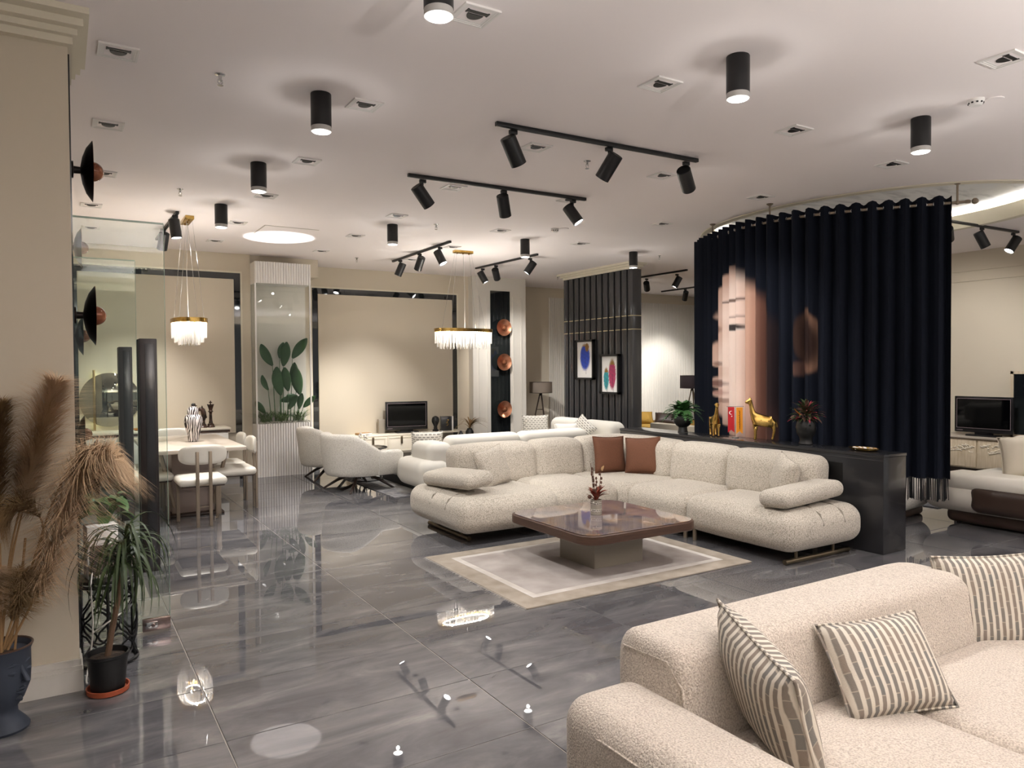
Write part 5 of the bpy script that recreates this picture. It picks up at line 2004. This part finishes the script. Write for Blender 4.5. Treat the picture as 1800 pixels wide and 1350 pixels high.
pb.tube([at_face(-2, .3, .106), at_face(0, .27, .116), at_face(1, .235, .135), at_face(0, .222, .11)], [.006, .009, .013, .005], 8)
for sg in (-1, 1):
    pb.tube([at_face(sg * 6, .305, .108), at_face(sg * 22, .312, .114), at_face(sg * 40, .3, .108)], [.004, .007, .003], 6)
    pb.tube([at_face(sg * 10, .275, .106), at_face(sg * 22, .272, .114), at_face(sg * 34, .275, .106)], [.004, .009, .004], 6)
pb.tube([at_face(-17, .193, .1), at_face(0, .2, .116), at_face(17, .193, .1)], [.003, .009, .003], 6)
pb.tube([at_face(-15, .182, .096), at_face(0, .18, .113), at_face(15, .182, .096)], [.003, .01, .003], 6)
pb.tube([at_face(-12, .15, .08), at_face(0, .15, .098), at_face(12, .15, .08)], [.006, .014, .006], 8)
obj('pot', pb, 'navy_clay', t, ang=50)
obj('rim', B().tube([(.119 * math.cos(2 * math.pi * k / 36), .119 * math.sin(2 * math.pi * k / 36), .376) for k in range(36)], .005, 6, closed=True), 'walnut', t)
obj('soil', B().lathe([(.103, .34), (.001, .345)], 20, cap=False), 'soil', t)


def plume(label, pts, L0, w, mat, n, seed, droop=.35):
    """stem through pts (world); feathery plume over the last part"""
    rr = random.Random(seed)
    base = Vector((-.245, 3.98, .36))
    t = T('pampas_plume', label, 'dried plant', tuple(base), 0, 'pampas in the face planter')
    P = [tuple(Vector(q) - base) for q in pts]
    path = [Vector(q) for q in catmull(P, 12)]
    obj('stem', B().tube([tuple(q) for q in path], [.006 - .004 * i / len(path) for i in range(len(path))], 6), 'straw', t)
    b = B()
    st_ = int(len(path) * L0)
    m_ = len(path) - 1
    for k in range(n):
        s = rr.random() ** .85
        fi = st_ + (m_ - st_) * s
        i = min(int(fi), m_ - 1)
        q = path[i].lerp(path[i + 1], fi - i)
        d = (path[min(i + 1, m_)] - path[max(i - 1, 0)]).normalized()
        a = rr.random() * 6.283
        side = d.orthogonal().normalized()
        side = (Matrix.Rotation(a, 3, d) @ side)
        wq = rr.uniform(.6, 1.5)
        ln = w * (.45 + .75 * math.sin(math.pi * (.12 + .8 * s))) * rr.uniform(.6, 1.2)
        p1 = q + d * ln * .5 + side * ln * .5
        p2 = q + d * ln * .75 + side * ln * 1.25 + Vector((0, 0, -droop * ln))
        wd = side.cross(d) * .0011 * wq
        b.add([tuple(q - wd), tuple(q + wd), tuple(p1 + wd), tuple(p1 - wd), tuple(p2)], [(0, 1, 2, 3), (3, 2, 4)])
    o = obj('feathers', b, mat, t, ang=None)
    o['kind'] = 'stuff'


plume('tall pale pampas plume rising highest beside the black strip', [(-.245, 3.98, .36), (-.2, 3.96, .8), (-.12, 3.95, 1.15), (-.02, 3.93, 1.53)], .5, .15, 'pampas', 2600, 1, .1)
plume('wide pale pampas plume fanning towards the dracaena', [(-.22, 3.96, .36), (-.1, 3.92, .62), (.0, 3.9, .92), (.09, 3.88, 1.14), (.17, 3.86, 1.2)], .22, .17, 'pampas', 3400, 2, .55)
plume('brown pampas plume at the picture edge', [(-.27, 3.98, .36), (-.26, 3.96, .8), (-.24, 3.95, 1.15), (-.22, 3.94, 1.45)], .45, .1, 'pampas_dark', 2200, 3, .1)
plume('small brown plume behind the tallest one', [(-.25, 4.0, .36), (-.2, 4.02, .75), (-.15, 4.03, 1.0), (-.13, 4.03, 1.2)], .6, .09, 'pampas_dark', 1300, 4, .1)
plume('dark curled plume bending over towards the wall', [(-.23, 3.97, .36), (-.1, 3.95, .75), (-.08, 3.93, .92), (-.15, 3.92, 1.0), (-.23, 3.92, .95)], .55, .1, 'pampas_dark', 1300, 5, .6)
plume('short dark bushy plume just above the planter', [(-.24, 3.95, .36), (-.2, 3.9, .5), (-.17, 3.88, .6), (-.16, 3.87, .7)], .35, .1, 'pampas_dark', 1500, 6, .3)
plume('short straw-coloured plume low at the picture edge', [(-.26, 3.93, .36), (-.27, 3.9, .5), (-.27, 3.88, .62), (-.26, 3.87, .72)], .4, .09, 'pampas', 1300, 8, .3)
plume('thin dark plume arching out over the sideboard', [(-.22, 3.97, .36), (-.1, 3.94, .8), (-.02, 3.93, 1.05), (.06, 3.92, 1.19), (.18, 3.9, 1.23)], .7, .07, 'pampas_dark', 700, 7, .4)
for k in range(4):
    a = k * 1.6
    o = obj('dried_stalk', B().tube([(-.245 + .05 * math.cos(a), 3.97 + .05 * math.sin(a), .34), (-.245 + .1 * math.cos(a), 3.96 + .06 * math.sin(a), .85)], .005, 6), 'straw')
    tag(o, 'bare straw stalk standing in the face planter among the plumes', 'dried plant', 'bare stalks in the face planter')

# dracaena
t = T('potted_dracaena', 'dracaena with drooping narrow leaves in a black pot on an orange saucer', 'potted plant', (.178, 4.17, 0))
obj('saucer', B().lathe([(.085, 0), (.095, .006), (.098, .03), (.092, .03), (.085, .012), (.001, .01)], 32), 'terracotta', t)
obj('pot', B().lathe([(.072, .014), (.076, .018), (.092, .18), (.1, .185), (.1, .198), (.092, .198), (.086, .17), (.001, .165)], 36), 'black', t)
obj('soil', B().lathe([(.088, .172), (.04, .18), (.001, .182)], 20, cap=False), 'soil', t)
obj('trunk', B().tube([(.0, 0, .17), (.02, -.01, .3), (.05, -.01, .45), (.075, -.01, .6), (.085, -.01, .68)], [.015, .014, .013, .012, .01], 10), 'trunk', t)


def strap(L, w, reach, drop):
    b = B()
    n = 9
    rows = []
    for k in range(n + 1):
        s = k / n
        x = reach * math.sin(s * 1.9) * .85 + .1 * reach * s
        z = .12 * math.sin(s * 2.2) * (1 - s) - drop * s ** 2.0
        ww = w * (1 - s ** 3) * (.6 + .4 * min(1, s * 6))
        rows.append([(x, -ww / 2, z + ww * .15), (x, 0, z), (x, ww / 2, z + ww * .15)])
    return b.add([q for r_ in rows for q in r_], [f for k in range(n) for f in ((k * 3, k * 3 + 1, k * 3 + 4, k * 3 + 3), (k * 3 + 1, k * 3 + 2, k * 3 + 5, k * 3 + 4))])


sm_ = [strap(.4, .016, rc, dp).mesh('leaf', 'leaf_drac', None) for rc, dp in ((.16, .3), (.2, .26), (.24, .2), (.2, .12), (.1, .36), (.26, .28))]
for k in range(104):
    z = .6 + .2 * rnd.random()
    s = rnd.uniform(.75, 1.1)
    o = obj('leaf', sm_[k % 6], None, t, (.07 + .1 * (z - .6), -.01, z), (0, rnd.uniform(-.45, .15), k * 2.4 + rnd.uniform(-.3, .3)))
    o.scale = (s, s, s)

# openwork side table with box, plant, cable
t = T('side_table', 'black openwork drum side table with quatrefoil rings beside the glass door', 'side table', (.2, 4.62, 0))
RT = .145
obj('top', B().lathe([(RT - .004, .455), (RT + .004, .458), (RT + .004, .472), (RT - .004, .475)], 36), 'black', t)
for z in (.012, .44):
    obj('hoop', B().tube([(RT * math.cos(2 * math.pi * k / 36), RT * math.sin(2 * math.pi * k / 36), z) for k in range(36)], .01, 6, closed=True), 'black_metal', t)
for row in range(3):
    for k in range(5):
        a0 = 2 * math.pi * (k + .5 * (row % 2)) / 5
        pts = []
        for j in range(24):
            q = 2 * math.pi * j / 24
            bump = 1 + .13 * math.cos(4 * q)
            da = .54 * bump * math.cos(q)
            dz = .078 * bump * math.sin(q)
            pts.append((RT * math.cos(a0 + da), RT * math.sin(a0 + da), .095 + .132 * row + dz))
        obj('ring', B().tube(pts, .006, 5, closed=True), 'black_metal', t)
for k in range(3):
    a = 2 * math.pi * k / 3 + 2.6
    obj('leg', B().cyl((RT * math.cos(a), RT * math.sin(a), 0), (RT * math.cos(a), RT * math.sin(a), .46), .008, n=8), 'black_metal', t)
t = T('gift_box', 'pale upright box with a black adapter, on the openwork side table', 'box', (.175, 4.62, .475), R(8))
obj('body', B().rb((0, 0, .142), (.15, .12, .284), .004), 'paper', t)
obj('front_panel', B().rb((0, -.0605, .1), (.13, .002, .16), .0008), 'steel_brown', t)  # thin brown panel on the box front
obj('adapter', B().rb((-.05, -.078, .05), (.045, .035, .055), .004), 'black', t)
t = T('pothos', 'small broad-leaved green plant behind the pale box', 'potted plant', (.21, 4.76, .475))
obj('pot', B().lathe([(.05, 0), (.06, .25), (.055, .25), (.001, .24)], 20), 'white_gloss', t)
pl_ = leaf_b(.11, .075, .7, 6).mesh('leaf', 'leaf_mid', None)
for k in range(22):
    a = k * 2.4
    h = .3 + .12 * rnd.random()
    q = (.03 + .07 * rnd.random())
    obj('leaf', pl_, None, t, (q * math.cos(a), q * math.sin(a), h), (0, rnd.uniform(.4, 1.5), a))
    obj('stem', B().tube([(0, 0, .24), (q * math.cos(a), q * math.sin(a), h)], .002, 4), 'leaf_mid', t)
o = obj('power_cable', B().tube(catmull([(.13, 4.53, .53), (.12, 4.47, .45), (.125, 4.45, .25), (.11, 4.44, .1), (.09, 4.36, .02), (.09, 4.3, .008)], 8), .0045, 6), 'cable')
tag(o, 'white power cable hanging from the box down to the floor behind the pot', 'cable')
o = obj('power_cable', B().tube(catmull([(.125, 4.45, .22), (.2, 4.43, .27), (.27, 4.47, .3)], 8), .004, 6), 'cable')
tag(o, 'short white cable looping across the openwork side table', 'cable')

# fill lamps added out of view to brighten the ceiling
for (x, y), f, lb in (((-2.2, -1.2), .06, 'behind the camera in the doorway aisle'), ((1.6, -1.3), 1, 'behind the camera at the shopfront'), ((5.2, -1.0), .6, 'behind the camera beside the front sofa'), ((9.4, .2), .35, 'outside the picture in the far aisle')):
    t = T('fill_torchiere', 'black fill lamp added to light the ceiling, ' + lb, 'floor lamp', (x, y, 0), 0, 'added fill lamps out of sight')
    obj('base', B().lathe([(.15, 0), (.15, .015), (.03, .03)], 24), 'black_metal', t)
    obj('pole', B().cyl((0, 0, .02), (0, 0, 1.7), .014, n=10), 'black_metal', t)
    obj('bowl', B().lathe([(.03, 1.69), (.12, 1.74), (.18, 1.82), (.175, 1.82), (.1, 1.75), (.001, 1.72)], 28), 'black_metal', t)
    spot((0, 0, 1.8), (0, 0, 1), P_UP * f, 165, .6, .06, parent=t)

# light patch thrown on the ceiling between dining area and armchairs by an added, hidden lamp near the planter
t = T('added_uplight', 'added black lamp hidden behind the dining chairs, casts the ceiling light patch', 'lamp', (2.27, 11.3, 0))
obj('can', B().lathe([(.04, 0), (.045, .004), (.045, .12), (.038, .12), (.036, .1), (.001, .1)], 18), 'black_metal', t)
spot((0, 0, .12), (.21, -1.4, 3.2), 260, 15, .2, .01, (1, .98, .96), t)
